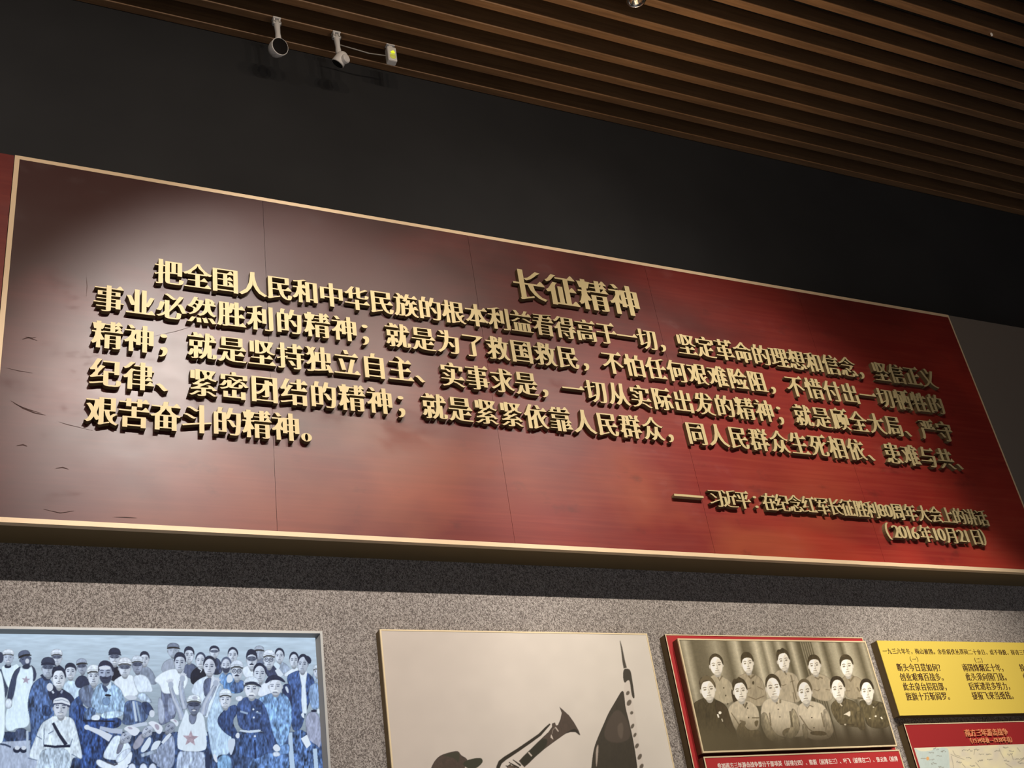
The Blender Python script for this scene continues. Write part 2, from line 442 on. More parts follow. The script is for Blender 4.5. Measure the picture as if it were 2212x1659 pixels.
# scuffs and scratches in the lacquer at the left end
M['scuff'] = mat('scuffed_lacquer', (0.05, 0.022, 0.018), 0.75, spec=0.3)
bm = bmesh.new()
def scuff(pts, w):
    n_ = len(pts); L_, R_ = [], []
    for i, p in enumerate(pts):
        a, b = pts[max(i - 1, 0)], pts[min(i + 1, n_ - 1)]; d = math.hypot(b[0] - a[0], b[1] - a[1]) or 1
        t = w * (0.25 if i in (0, n_ - 1) else 1) / 2; nx, nz = -(b[1] - a[1]) / d * t, (b[0] - a[0]) / d * t
        L_.append(bm.verts.new(V(p[0] + nx, BY - 0.004, p[1] + nz))); R_.append(bm.verts.new(V(p[0] - nx, BY - 0.004, p[1] - nz)))
    for i in range(n_ - 1): bm.faces.new((L_[i], L_[i + 1], R_[i + 1], R_[i]))
for pts, w in (([(-2.46, -1.84), (-2.28, -1.75), (-2.03, -1.83)], .05), ([(-2.37, -1.74), (-2.17, -1.75), (-2.06, -1.7)], .03), ([(-2.83, -2.94), (-2.49, -3.0), (-2.09, -3.03)], .025),
               ([(-2.63, -4.08), (-2.28, -4.3), (-1.94, -4.43), (-1.64, -4.47)], .04), ([(-2.54, -4.17), (-2.15, -4.32), (-1.75, -4.42)], .03), ([(1.46, -1.17), (2.2, -0.86), (2.99, -0.45)], .016),
               ([(-0.65, 0.1), (-0.64, 0.51), (-0.68, 0.87)], .02), ([(-1.24, -4.67), (-1.01, -4.73), (-0.27, -4.87)], .02), ([(-2.37, -5.59), (-2.2, -5.54), (-2.09, -5.58)], .05),
               ([(-1.26, -6.25), (-1.07, -6.2), (-0.9, -6.25)], .04), ([(0.42, -7.73), (0.75, -7.72), (1.08, -7.72)], .03), ([(-1.51, -7.6), (-1.06, -7.69), (-0.69, -7.6)], .03)): scuff(pts, w)
tag(from_bm('scuff_marks', bm, M['scuff'], board), kind='stuff')

# neighbours of the board
nb = empty('red_board', V(-6, YW, BZ0), 'plain dark red board cut off at the left edge, beside the lettered board', 'board')
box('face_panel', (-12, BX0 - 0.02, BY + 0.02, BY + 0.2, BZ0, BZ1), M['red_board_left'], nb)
box('casing', (-12, BX0 - 0.02, BY + 0.2, YW - 0.004, BZ0 + 0.003, BZ1 - 0.003), M['side'], nb)
gp = empty('blank_panel', V(44, YW, BZ0), 'blank grey brown panel to the right of the lettered red board', 'panel')
box('face_panel', (BX1 + 0.02, 56, BY + 0.02, BY + 0.2, BZ0, BZ1), M['grey_panel'], gp)
box('casing', (BX1 + 0.02, 56, BY + 0.2, YW - 0.004, BZ0 + 0.003, BZ1 - 0.003), M['side'], gp)

# ------------------------------------------------------------------ ceiling devices
def spotlight(x, aim, label, big=1.0):
    y, zc = 0.16, ZC
    o = empty('ceiling_spotlight', V(x, y, zc), label, 'spotlight', 'white spotlights under the second slat')
    bm = bmesh.new(); add_box(bm, x - 0.17, x + 0.17, y - 0.14, y + 0.14, zc - 0.07, zc - 0.004, 0.02)
    add_box(bm, x - 0.15, x - 0.08, y - 0.1, y + 0.1, zc - 0.36, zc - 0.06, 0.02); add_box(bm, x + 0.08, x + 0.15, y - 0.1, y + 0.1, zc - 0.36, zc - 0.06, 0.02)
    from_bm('mount', bm, M['white'], o)
    bm = bmesh.new(); lathe(bm, [(0.02, -0.18), (0.105, -0.18), (0.105, 0.18), (0.02, 0.18)], V(x, y, zc - 0.26), (1, 0, 0), 24); from_bm('pivot', bm, M['bezel_in'], o, smooth=False)
    bm = bmesh.new(); tube(bm, [V(x, y, zc - 0.16), V(x + 0.01, y, zc - 0.4), V(x + 0.03, y, zc - 0.85), V(x + 0.04, y, zc - 1.15), V(x + 0.05, y, zc - 1.3)], [0.11, 0.13, 0.105, 0.13, 0.08], 14)
    from_bm('arm', bm, M['white'], o, smooth=True)
    c = V(x + 0.03, y, zc - 1.66); a = Vector(aim).normalized(); bo = c - a * 0.25 * S
    bm = bmesh.new(); lathe(bm, [(0.0, -0.20), (0.16 * big, -0.18), (0.27 * big, -0.08), (0.31 * big, 0.08), (0.33 * big, 0.36), (0.31 * big, 0.40), (0.30 * big, 0.36), (0.0, 0.34)], bo, a, 36)
    h = from_bm('head', bm, M['white'], o, smooth=True)
    bm = bmesh.new(); lathe(bm, [(0.0, 0.0), (0.28 * big, 0.0), (0.298 * big, 0.03), (0.298 * big, 0.05), (0.0, 0.052)], bo + a * 0.352 * S, a, 36); from_bm('lens', bm, M['lens'], h, smooth=False)
    return o
spotlight(6.22, (0.22, -0.84, -0.30), 'white ceiling spotlight with round dark lens facing out, left of the two', 1.15)
s2 = spotlight(8.78, (-0.45, 0.45, -0.75), 'white ceiling spotlight turned to the wall, between the other spotlight and the glowing sensor', 0.85)
bm = bmesh.new(); lathe(bm, [(0.0, 0), (0.17, 0), (0.2, 0.04), (0.2, 0.16), (0.17, 0.2), (0.0, 0.2)], V(8.95, 0.02, ZC - 1.68), (0.5, -0.8, -0.1), 28)
from_bm('side_cap', bm, M['white'], s2)
se = empty('ceiling_sensor', V(11.2, 0.16, ZC), 'small white ceiling box with glowing yellow green light, rightmost of the three devices', 'sensor')
x = 11.2
bm = bmesh.new(); add_box(bm, x - 0.19, x + 0.19, 0.04, 0.3, ZC - 0.05, ZC - 0.004, 0.015); add_box(bm, x - 0.09, x + 0.09, 0.1, 0.24, ZC - 0.2, ZC - 0.05, 0.02); from_bm('mount', bm, M['white'], se)
box('body', (x - 0.21, x + 0.21, 0.0, 0.34, ZC - 1.02, ZC - 0.19), M['white'], se, 0.06)
bm = bmesh.new(); lathe(bm, [(0.0, 0.0), (0.13, 0.0), (0.135, 0.02), (0.0, 0.06)], V(x + 0.0, 0.0, ZC - 0.80), (0, -1, 0), 24); from_bm('diffuser', bm, M['glow_dim'], se)
bm = bmesh.new(); tube(bm, [V(x - 0.08, -0.05, ZC - 0.60), V(x, -0.07, ZC - 0.57), V(x + 0.09, -0.05, ZC - 0.62)], [0.03, 0.06, 0.03], 10); from_bm('light', bm, M['glow'], se)
bm = bmesh.new(); tube(bm, [V(8.92, 0.2, ZC - 0.62), V(9.5, 0.2, ZC - 0.66), V(10.2, 0.2, ZC - 0.72), V(10.98, 0.2, ZC - 0.62)], 0.026, 8)
tag(from_bm('power_cable', bm, M['cable'], None, V(8.92, 0.2, ZC - 0.62), True), 'thin grey cable running from the second spotlight to the glowing sensor', 'cable')

# chrome downlight in the gap of the seventh slat
dx, dy = 20.4, YW - 0.015 - PITCH * 6 - SW / 2
dl = empty('ceiling_downlight', V(dx, dy, ZC), 'round chrome ceiling downlight at the top edge, set in the seventh slat', 'downlight')
bm = bmesh.new(); lathe(bm, [(0.36, 0.0), (0.36, 1.05), (0.0, 1.05)], V(dx, dy, ZC + 0.02), (0, 0, 1), 32); from_bm('housing', bm, M['bezel_in'], dl, smooth=True)
bm = bmesh.new(); lathe(bm, [(0.30, 0.02), (0.33, -0.10), (0.385, -0.14), (0.43, -0.10), (0.44, 0.0), (0.41, 0.03)], V(dx, dy, ZC), (0, 0, 1), 40); rg = from_bm('trim_ring', bm, M['chrome'], dl, smooth=True)
bm = bmesh.new(); lathe(bm, [(0.30, -0.02), (0.27, 0.10), (0.19, 0.24), (0.08, 0.3)], V(dx, dy, ZC), (0, 0, 1), 40); rf = from_bm('reflector', bm, M['chrome'], dl, smooth=True)
bm = bmesh.new()
for k in range(3):
    a = k * 2.1 + 0.6; lathe(bm, [(0.0, 0), (0.045, 0.01), (0.045, 0.03), (0, 0.04)], V(dx + 0.2 * math.cos(a), dy + 0.2 * math.sin(a), ZC + 0.07), (0, 0, -1), 14)
from_bm('glint_dot', bm, M['glint'], rf)  # reflections in the reflector, put in as glowing dots
bm = bmesh.new(); lathe(bm, [(0.0, 0), (0.05, 0.0), (0.05, 0.05), (0.0, 0.06)], V(dx, dy, ZC + 0.2), (0, 0, -1), 14); from_bm('led', bm, M['led'], rf)
cx_, cy_ = 37.9, YW - 0.015 - PITCH * 9 - SW / 2
bm = bmesh.new(); lathe(bm, [(0.0, 0), (0.035, 0.0), (0.05, 0.05), (0.05, 0.16), (0.0, 0.19)], V(cx_, cy_, ZC - 0.004), (0, 0, -1), 12)
tag(from_bm('ceiling_clip', bm, M['tint'], None, V(cx_, cy_, ZC)), 'tiny white clip under a dark slat near the top right corner', 'clip')

#PAINT#
# ------------------------------------------------------------------ painted prints (drawn as colour on a fine mesh)
def srgb2lin(c):
    c = np.clip(c, 0, 1); return np.where(c <= 0.04045, c / 12.92, ((c + 0.055) / 1.055) ** 2.4)
class Canvas:
    """raster on which a print is drawn: x0,y0 = origin of its drafting grid, k = cells per grid step"""
    def __init__(s, x0, y0, x1, y1, k, seed=1):
        s.x0, s.y0, s.k = x0, y0, k; s.h, s.w = int((y1 - y0) * k), int((x1 - x0) * k)
        s.a = np.zeros((s.h, s.w, 3), np.float32); s.rng = np.random.default_rng(seed)
        s.nz = s.fbm([(1.8, 0.8), (3.2, 1.0), (7, 0.7)], 2.6); s.fine = s.fbm([(2.2, 1.0), (4, 1.0)])
    def fbm(s, octs, ax=1.0):
        out = np.zeros((s.h, s.w), np.float32); tot = 0
        for cell, amp in octs:
            cell *= s.k; nh, nw = int(s.h / cell / ax) + 3, int(s.w / cell) + 3
            g = s.rng.random((nh, nw)).astype(np.float32) * 2 - 1
            yy = np.arange(s.h) / (cell * ax); xx = np.arange(s.w) / cell
            yi, xi = yy.astype(int), xx.astype(int); fy, fx = (yy - yi)[:, None], (xx - xi)[None, :]
            fy = fy * fy * (3 - 2 * fy); fx = fx * fx * (3 - 2 * fx)
            g00 = g[yi][:, xi]; g01 = g[yi][:, xi + 1]; g10 = g[yi + 1][:, xi]; g11 = g[yi + 1][:, xi + 1]
            out += amp * (g00 * (1 - fy) * (1 - fx) + g01 * (1 - fy) * fx + g10 * fy * (1 - fx) + g11 * fy * fx); tot += amp
        return out / tot * 1.8
    def mask(s, pts, soft):
        p = np.array(pts, float); p = np.stack([(p[:, 0] - s.x0) * s.k, (p[:, 1] - s.y0) * s.k], 1); pad = 3 + soft
        ax, ay = int(max(0, p[:, 0].min() - pad)), int(max(0, p[:, 1].min() - pad))
        bx, by = int(min(s.w, p[:, 0].max() + pad + 1)), int(min(s.h, p[:, 1].max() + pad + 1))
        if bx <= ax or by <= ay: return None
        X, Y = np.meshgrid(np.arange(ax, bx) + 0.5, np.arange(ay, by) + 0.5); ins = np.zeros(X.shape, bool)
        for (x1, y1), (x2, y2) in zip(p, np.roll(p, -1, 0)):
            if y1 == y2: continue
            c = (Y < max(y1, y2)) & (Y >= min(y1, y2)); ins ^= c & (X < (x2 - x1) * (Y - y1) / (y2 - y1) + x1)
        m = ins.astype(np.float32)
        for _ in range(soft):
            q = np.pad(m, 1, mode='edge'); m = (q[:-2, 1:-1] + q[2:, 1:-1] + q[1:-1, :-2] + q[1:-1, 2:] + 2 * q[1:-1, 1:-1]) / 6
        return m, ax, ay, bx, by
    def fill(s, pts, col, soft=1, fold=0.0, alpha=1.0, smooth=True, fine=0.0, field=None, vol=0):
        if smooth:
            for _ in range(2):
                q = []
                for a, b in zip(pts, pts[1:] + pts[:1]):
                    q += [(0.75 * a[0] + 0.25 * b[0], 0.75 * a[1] + 0.25 * b[1]), (0.25 * a[0] + 0.75 * b[0], 0.25 * a[1] + 0.75 * b[1])]
                pts = q
        r = s.mask(pts, soft)
        if r is None: return
        m, ax, ay, bx, by = r
        c = np.array(col, np.float32) / 255 * np.ones((by - ay, bx - ax, 1), np.float32)
        if fold: c = c * (1 + 0.9 * fold * (s.nz if field is None else field)[ay:by, ax:bx, None])
        if fold >= 0.04 or vol:
            q = m.copy(); n_ = vol or 7
            for _ in range(n_):
                z = np.pad(q, 2, mode='constant'); q = (z[:-4, 2:-2] + z[4:, 2:-2] + z[2:-2, :-4] + z[2:-2, 4:] + z[2:-2, 2:-2]) / 5
            c = c * (0.50 + 0.56 * np.clip(q * 1.15, 0, 1))[..., None]
        if fine: c = c * (1 + fine * s.fine[ay:by, ax:bx, None])
        m = (m * alpha)[..., None]
        s.a[ay:by, ax:bx] = s.a[ay:by, ax:bx] * (1 - m) + np.clip(c, 0, 1) * m
    def ell(s, cx, cy, rx, ry, col, ang=0.0, **kw):
        ca, sa = math.cos(ang), math.sin(ang)
        s.fill([(cx + rx * math.cos(t) * ca - ry * math.sin(t) * sa, cy + rx * math.cos(t) * sa + ry * math.sin(t) * ca) for t in np.linspace(0, 2 * math.pi, 25)[:-1]], col, smooth=False, **kw)
    def line(s, pts, w, col, **kw):
        L, R = [], []; n = len(pts)
        for i, p in enumerate(pts):
            a, b = pts[max(i - 1, 0)], pts[min(i + 1, n - 1)]; d = math.hypot(b[0] - a[0], b[1] - a[1]) or 1
            ww = (w[i] if isinstance(w, (list, tuple)) else w) / 2; nx, ny = -(b[1] - a[1]) / d * ww, (b[0] - a[0]) / d * ww
            L.append((p[0] + nx, p[1] + ny)); R.append((p[0] - nx, p[1] - ny))
        s.fill(L + R[::-1], col, smooth=False, **kw)
    def sample(s, X, Y):
        u = np.clip((X - s.x0) * s.k - 0.5, 0, s.w - 1.001); v = np.clip((Y - s.y0) * s.k - 0.5, 0, s.h - 1.001)
        i, j = u.astype(int), v.astype(int); fu, fv = (u - i)[..., None], (v - j)[..., None]; a = s.a
        return a[j, i] * (1 - fu) * (1 - fv) + a[j, i + 1] * fu * (1 - fv) + a[j + 1, i] * (1 - fu) * fv + a[j + 1, i + 1] * fu * fv
def crop(ox, oy, sc):
    def f(*pts): return [(ox + x / sc, oy + y / sc) for x, y in pts]
    f.s = sc; f.o = (ox, oy); return f
def print_mesh(name, x0, x1, z0, z1, y, nx, nz, canvas, H, material, parent, gain=(1, 1, 1)):
    """flat printed sheet facing -y; H maps the sheet's own plane to the drafting grid of its picture"""
    xs = np.linspace(x0, x1, nx); zs = np.linspace(z1, z0, nz); Xg, Zg = np.meshgrid(xs, zs)
    w = H[2][0] * Xg + H[2][1] * Zg + H[2][2]
    U = (H[0][0] * Xg + H[0][1] * Zg + H[0][2]) / w; W_ = (H[1][0] * Xg + H[1][1] * Zg + H[1][2]) / w
    c = srgb2lin(canvas.sample(U, W_)) * np.array(gain)
    c = np.clip(c, 0, 0.92 if material is not M['screen'] else 1).reshape(-1, 3)
    loc = np.array(parent.location)
    co = np.stack([Xg * S - loc[0], np.full(Xg.shape, y * S - loc[1]), Zg * S + Z0 - loc[2]], -1).reshape(-1, 3)
    me = bpy.data.meshes.new(name); nv = nx * nz; nf = (nx - 1) * (nz - 1)
    idx = np.arange(nv).reshape(nz, nx)
    q = np.stack([idx[1:, :-1], idx[1:, 1:], idx[:-1, 1:], idx[:-1, :-1]], -1).reshape(-1)
    me.vertices.add(nv); me.vertices.foreach_set('co', co.astype(np.float32).ravel())
    me.loops.add(nf * 4); me.loops.foreach_set('vertex_index', q.astype(np.int32))
    me.polygons.add(nf); me.polygons.foreach_set('loop_start', np.arange(0, nf * 4, 4, dtype=np.int32))
    me.update(calc_edges=True)
    at = me.color_attributes.new('print', 'FLOAT_COLOR', 'POINT')
    at.data.foreach_set('color', np.concatenate([c, np.ones((nv, 1))], 1).astype(np.float32).ravel())
    return link_mesh(name, me, material, parent)
H_FRONT = [[70.30850800829866, 5.056343568465198, 221.04416629720936], [15.582393060523113, -44.60047464243354, 688.4009690331346], [0.01072837784338814, 0.012830805040601538, 1.0]]
H_PHOTO = [[70.78716962899831, 5.0907672488398426, 224.5852387480596], [15.688478280193094, -44.904115497304204, 675.4853322674279], [0.01080141683783513, 0.01291815739822646, 1.0]]
H_SCREEN = [[70.0616213519177, 5.038588338088464, 219.21773296813788], [15.527675857298258, -44.4438611347742, 695.0626653927792], [0.010690705399338649, 0.012785749973371606, 1.0]]

def head(c, k, x, y, w, h, skin=(196, 210, 230), dark=(40, 50, 80), top='hair', topc=None, tilt=0.0, look=0.0, ex=(), feat=1.0, hl=0.34):
    """a head of the printed crowd; x, y, w, h in crop k, tilt in radians, look = turn of the face -1..1"""
    s = k.s; X, Y = k((x, y))[0]; w /= s; h /= s; ca, sa = math.cos(tilt), math.sin(tilt)
    def P(u, v): u *= w; v *= h; return (X + u * ca - v * sa, Y + u * sa + v * ca)
    def E(u, v, ru, rv, col, **kw): p = P(u, v); c.ell(p[0], p[1], ru * w, rv * h, col, ang=tilt, **kw)
    topc = topc or dark; sh = tuple(int(v * 0.72) for v in skin); md = tuple(int(v * 0.86) for v in skin)
    E(0.02, 0.42, 0.24, 0.22, sh)
    if top in ('hair', 'hairside', 'bald', 'tuft'): E(0.02, -0.10, 0.52, 0.43, topc)
    for sx in (-1, 1): E(0.47 * sx, 0.06, 0.06, 0.10, md)
    E(0, 0.06, 0.45, 0.46, skin, fine=0.02, vol=3)
    E(0.20 - 0.40 * (look > 0.2), 0.10, 0.24, 0.38, md, soft=4, alpha=0.55)
    E(0, 0.42, 0.26, 0.08, sh, soft=3, alpha=0.5)
    if top == 'hair':
        c.fill([P(-0.5, -0.02), P(-0.51, -0.3), P(-0.28, -0.54), P(0.15, -0.55), P(0.46, -0.38), P(0.53, 0.02), P(0.44, -0.08), P(0.36, -hl + 0.1), P(0.0, -hl + 0.02), P(-0.34, -hl + 0.09), P(-0.43, -0.1)], topc, fine=0.12)
    elif top == 'hairside':
        c.fill([P(-0.45, -0.12), P(-0.46, -0.34), P(-0.2, -0.55), P(0.15, -0.56), P(0.46, -0.36), P(0.55, 0.1), P(0.46, 0.02), P(0.38, -0.26), P(0.1, -0.42), P(-0.25, -0.37)], topc, fine=0.12)
    elif top == 'bald':
        c.fill([P(0.0, -0.46), P(0.3, -0.42), P(0.52, -0.15), P(0.5, 0.1), P(0.42, -0.1), P(0.26, -0.36)], topc)
    elif top == 'tuft':
        c.fill([P(-0.48, 0.0), P(-0.52, -0.34), P(-0.36, -0.57), P(-0.1, -0.54), P(0.02, -0.64), P(0.2, -0.55), P(0.46, -0.42), P(0.53, 0.1), P(0.44, -0.08), P(0.37, -0.33), P(-0.02, -0.36), P(-0.33, -0.31), P(-0.42, -0.1)], topc, fine=0.15)
    elif top == 'cap':
        c.fill([P(-0.53, -0.12), P(-0.55, -0.32), P(-0.36, -0.54), P(0.02, -0.60), P(0.4, -0.52), P(0.56, -0.3), P(0.52, -0.12), P(0.2, -0.2), P(-0.2, -0.2)], topc, fine=0.06, fold=0.06)
        c.line([P(-0.5, -0.12), P(-0.2, -0.21), P(0.2, -0.21), P(0.5, -0.12)], 0.09 * h, tuple(int(v * 0.42) for v in topc), soft=1)
        c.line([P(-0.5, -0.28), P(0, -0.34), P(0.5, -0.28)], 0.03 * h, tuple(int(v * 0.8) for v in topc), soft=1)
    elif top == 'brim':
        c.fill([P(-0.52, -0.16), P(-0.53, -0.34), P(-0.36, -0.54), P(0.02, -0.60), P(0.4, -0.52), P(0.54, -0.32), P(0.52, -0.16), P(0.2, -0.22), P(-0.2, -0.22)], topc, fine=0.06, fold=0.06)
        c.fill([P(-0.58, -0.12), P(-0.45, -0.26), P(0.0, -0.31), P(0.48, -0.24), P(0.66, -0.08), P(0.4, -0.13), P(0, -0.17), P(-0.4, -0.12)], tuple(int(v * 0.3) for v in topc) if sum(topc) > 300 else dark)
    f = feat; d = dark; lx = 0.12 * look
    for sx in (-0.21, 0.21):
        c.line([P(sx - 0.12 + lx, -0.07), P(sx + lx, -0.10), P(sx + 0.12 + lx, -0.07)], 0.035 * h, d, alpha=0.8 * f)
        E(sx + lx, 0.015, 0.10, 0.035, d, alpha=0.75 * f)
    c.line([P(0.03 + lx, 0.0), P(0.07 + lx, 0.15), P(0.0 + lx, 0.19)], 0.03 * h, sh, alpha=0.8 * f)
    c.line([P(-0.09 + lx, 0.185), P(0.09 + lx, 0.185)], 0.028 * h, d, alpha=0.45 * f)
    if 'smile' in ex:
        c.fill([P(-0.17 + lx, 0.25), P(0.17 + lx, 0.25), P(0.08 + lx, 0.34), P(-0.08 + lx, 0.34)], (235, 242, 250)); c.line([P(-0.19 + lx, 0.25), P(0 + lx, 0.275), P(0.19 + lx, 0.25)], 0.03 * h, d, alpha=0.8)
    else: c.line([P(-0.14 + lx, 0.29), P(lx, 0.28), P(0.14 + lx, 0.29)], 0.035 * h, d, alpha=0.65 * f)
    if 'beard' in ex: c.fill([P(-0.42, 0.12), P(-0.15, 0.22), P(0.15, 0.22), P(0.42, 0.1), P(0.34, 0.42), P(0.0, 0.55), P(-0.34, 0.42)], d, alpha=0.82, soft=2)
    if 'mous' in ex: c.fill([P(-0.24 + lx, 0.27), P(0 + lx, 0.19), P(0.24 + lx, 0.27), P(0.1 + lx, 0.29), P(-0.1 + lx, 0.29)], d)
    if 'white_mous' in ex:
        c.fill([P(-0.3 + lx, 0.36), P(-0.12 + lx, 0.2), P(0.12 + lx, 0.2), P(0.3 + lx, 0.36), P(0.0 + lx, 0.29)], (225, 236, 248)); c.line([P(-0.16 + lx, 0.345), P(0.16 + lx, 0.345)], 0.035 * h, d)
    if 'glass' in ex:
        for sx in (-0.2, 0.2):
            pts = [P(sx + lx + 0.16 * math.cos(t), 0.02 + 0.105 * math.sin(t)) for t in np.linspace(0, 2 * math.pi, 13)]
            c.line(pts, 0.035 * h, d, alpha=0.9)
    if 'shade' in ex: E(0, -0.04, 0.44, 0.13, d, alpha=0.6, soft=3)

# ---- 1. the lit screen with a crowd of people in uniforms and aprons
def paint_screen():
    c = Canvas(-30, 1366, 706, 1730, 2.0, 3)
    A, B, C, D = crop(0, 1380, 5.944), crop(160, 1380, 5.944), crop(320, 1380, 5.944), crop(480, 1380, 5.944); G = crop(0, 1340, 2.989)
    c.a[:] = np.array((184, 208, 230)) / 255.
    yy = np.linspace(0, 1, c.h)[:, None, None]; c.a *= 1.03 - 0.30 * np.clip(yy * 1.4, 0, 1)
    wisps = c.fbm([(30, 1), (12, 0.6)], 0.14); c.a *= (1 + 0.035 * wisps)[..., None]
    pale, white, cloth, mid, steel = (205, 228, 248), (218, 236, 252), (178, 205, 232), (120, 148, 188), (84, 112, 158)
    navy, dk, blk, sky = (50, 74, 120), (34, 46, 78), (24, 32, 56), (120, 168, 214)
    sk, skd = (204, 217, 236), (128, 140, 168)
    FO = 0.22
    c.fill(G((-90, 720), (2120, 720), (2120, 1200), (-90, 1200)), (58, 80, 122), fold=0.5, smooth=False)
    c.fill(G((-90, 790), (250, 770), (250, 1200), (-90, 1200)), (160, 176, 204), fold=0.1, smooth=False)
    # back row clothes and heads
    c.fill(C((165, 420), (180, 320), (250, 260), (330, 250), (350, 420), (250, 460)), (150, 164, 188), fold=.08)
    head(c, C, 322, 150, 150, 170, skin=(168, 184, 208), top='brim', topc=(110, 124, 150), dark=(90, 104, 134), feat=.6)
    c.fill(C((440, 380), (500, 310), (600, 320), (660, 420), (560, 520), (470, 480)), (84, 98, 132), fold=.15)
    head(c, C, 525, 205, 130, 200, top='hair', dark=dk, look=.3)
    c.fill(C((540, 560), (545, 430), (640, 350), (730, 380), (760, 560), (600, 600)), blk, fold=.2)
    head(c, C, 672, 275, 130, 200, top='bald', dark=dk, ex=('smile',), feat=.7, topc=(60, 74, 108))
    c.line(C((640, 370), (690, 400), (670, 430)), 2.4, (200, 215, 235))
    c.fill(C((790, 460), (800, 290), (870, 230), (940, 290), (960, 460)), (58, 72, 106), fold=.4)
    head(c, C, 850, 165, 125, 145, top='hair', dark=dk, ex=('shade',))
    c.fill(B((440, 540), (470, 360), (540, 340), (620, 400), (640, 560)), blk, fold=.15)
    head(c, B, 520, 235, 145, 210, top='brim', topc=(40, 52, 84), dark=dk, ex=('smile', 'shade'))
    c.fill(B((830, 470), (860, 370), (920, 340), (1000, 400), (1060, 520), (1060, 600), (860, 560)), (130, 146, 172), fold=.12)
    head(c, B, 905, 255, 120, 180, top='hair', dark=dk)
    c.fill(D((60, 330), (100, 290), (190, 290), (240, 340), (240, 400), (70, 400)), (120, 140, 175), fold=.1)
    head(c, D, 135, 205, 130, 180, top='hairside', dark=dk)
    c.fill(D((430, 260), (540, 240), (560, 330), (430, 330)), (110, 125, 155), fold=.2)
    head(c, D, 475, 180, 120, 160, skin=(170, 186, 210), top='brim', topc=(160, 176, 200), dark=(88, 100, 130), feat=.6)
    c.fill(D((660, 330), (720, 290), (800, 300), (880, 380), (880, 470), (700, 470)), (150, 170, 198), fold=.2)
    head(c, D, 735, 215, 122, 180, top='hairside', dark=dk)
    c.fill(D((780, 460), (860, 400), (960, 350), (1000, 400), (900, 440), (810, 500)), (206, 222, 240), fold=.05)
    head(c, D, 920, 270, 120, 190, top='hairside', dark=dk, look=.2)
    c.fill(D((1150, 470), (1190, 400), (1250, 380), (1270, 560), (1180, 560)), (150, 176, 208), fold=.2)
    head(c, D, 1215, 420, 90, 150, top='cap', topc=(200, 218, 238), dark=dk)
    # left group: three in white aprons
    c.fill(A((-60, 420), (10, 370), (80, 480), (110, 640), (60, 800), (-60, 700)), (60, 74, 104), fold=.15)
    c.fill(A((10, 350), (70, 340), (160, 350), (230, 300), (260, 420), (140, 640), (110, 650), (40, 480)), pale, fold=.05)
    c.fill(A((55, 330), (130, 320), (150, 360), (110, 380), (60, 375)), (40, 52, 82))
    head(c, A, 105, 235, 140, 180, skin=(180, 196, 220), top='cap', topc=(208, 222, 240), dark=(70, 88, 124), ex=('smile',), feat=.8)
    c.ell(*A((5, 240))[0], 7, 12, (60, 72, 102))
    c.fill(A((380, 330), (440, 360), (470, 440), (460, 520), (420, 560), (400, 420)), (52, 64, 94), fold=.1)
    c.fill(A((130, 560), (170, 430), (230, 370), (270, 350), (260, 470), (210, 620), (150, 800), (90, 800), (100, 680)), (58, 72, 104), fold=.12)
    c.fill(A((265, 340), (290, 390), (380, 385), (400, 330), (430, 420), (425, 560), (400, 760), (350, 830), (385, 960), (375, 1140), (190, 1150), (185, 1180), (60, 1190), (70, 900), (150, 840), (200, 620), (215, 480), (250, 420)), pale, fold=.05)
    c.fill(A((-60, 400), (10, 400), (45, 540), (70, 760), (60, 1340), (-60, 1360)), (212, 232, 250), fold=.04)
    head(c, A, 322, 255, 150, 190, skin=(88, 102, 136), top='brim', topc=(86, 100, 132), dark=(34, 44, 72), tilt=-.25)
    c.ell(*A((350, 285))[0], 4.5, 5.5, (196, 208, 228), soft=3)
    c.fill(A((285, 340), (385, 310), (380, 390), (290, 385)), (44, 56, 86))
    star(c, *A((333, 528))[0], 9.5, (168, 160, 186), .1)
    c.ell(*A((110, 830))[0], 8, 11, (196, 212, 232), fold=.2)
    c.fill(A((60, 1190), (160, 1190), (150, 1310), (60, 1310)), (52, 70, 108), fold=.2)
    c.fill(A((190, 1150), (350, 1145), (345, 1300), (200, 1310)), (72, 88, 124), fold=.3)
    for u, v in ((215, 1425), (300, 1425)): c.ell(*A((u, v))[0], 8, 7, (36, 48, 78)); c.ell(*A((u + 5, v - 25))[0], 5.5, 4.5, (205, 218, 236))
    c.line(A((350, 1180), (355, 1470)), 5, (176, 196, 222))
    c.line(A((0, 1350), (70, 1360), (140, 1390)), 4, (60, 76, 108))
    # second row from the left
    head(c, A, 728, 240, 140, 190, top='cap', topc=(200, 214, 234), dark=dk, ex=('shade',))
    c.fill(A((430, 560), (540, 480), (640, 500), (700, 620), (700, 1020), (640, 1200), (500, 1500), (380, 1500), (400, 1100), (345, 850), (390, 640)), (70, 98, 148), fold=.5)
    c.fill(A((540, 850), (650, 860), (660, 990), (540, 990)), (50, 76, 124), fold=.4)
    c.line(A((530, 460), (580, 520), (620, 520), (660, 470)), 6, (44, 56, 90))
    head(c, A, 618, 370, 170, 235, skin=(176, 192, 216), top='brim', topc=(52, 64, 94), dark=dk, ex=('shade',))
    c.fill(A((800, 640), (830, 560), (900, 520), (1000, 560), (1070, 640), (1070, 900), (900, 860)), cloth, fold=.15)
    head(c, A, 905, 415, 145, 200, top='hair', dark=dk, ex=('smile',), hl=.30)
    c.fill(B((0, 560), (60, 470), (150, 470), (210, 560), (180, 620), (40, 640)), (46, 58, 92), fold=.15)
    head(c, B, 100, 355, 130, 180, skin=(160, 174, 200), top='brim', topc=(150, 166, 194), dark=dk, look=-.4, tilt=-.1, ex=('shade',))
    c.fill(A((600, 660), (640, 600), (720, 590), (800, 640), (960, 740), (960, 900), (800, 860), (650, 800)), (40, 52, 86), fold=.2)
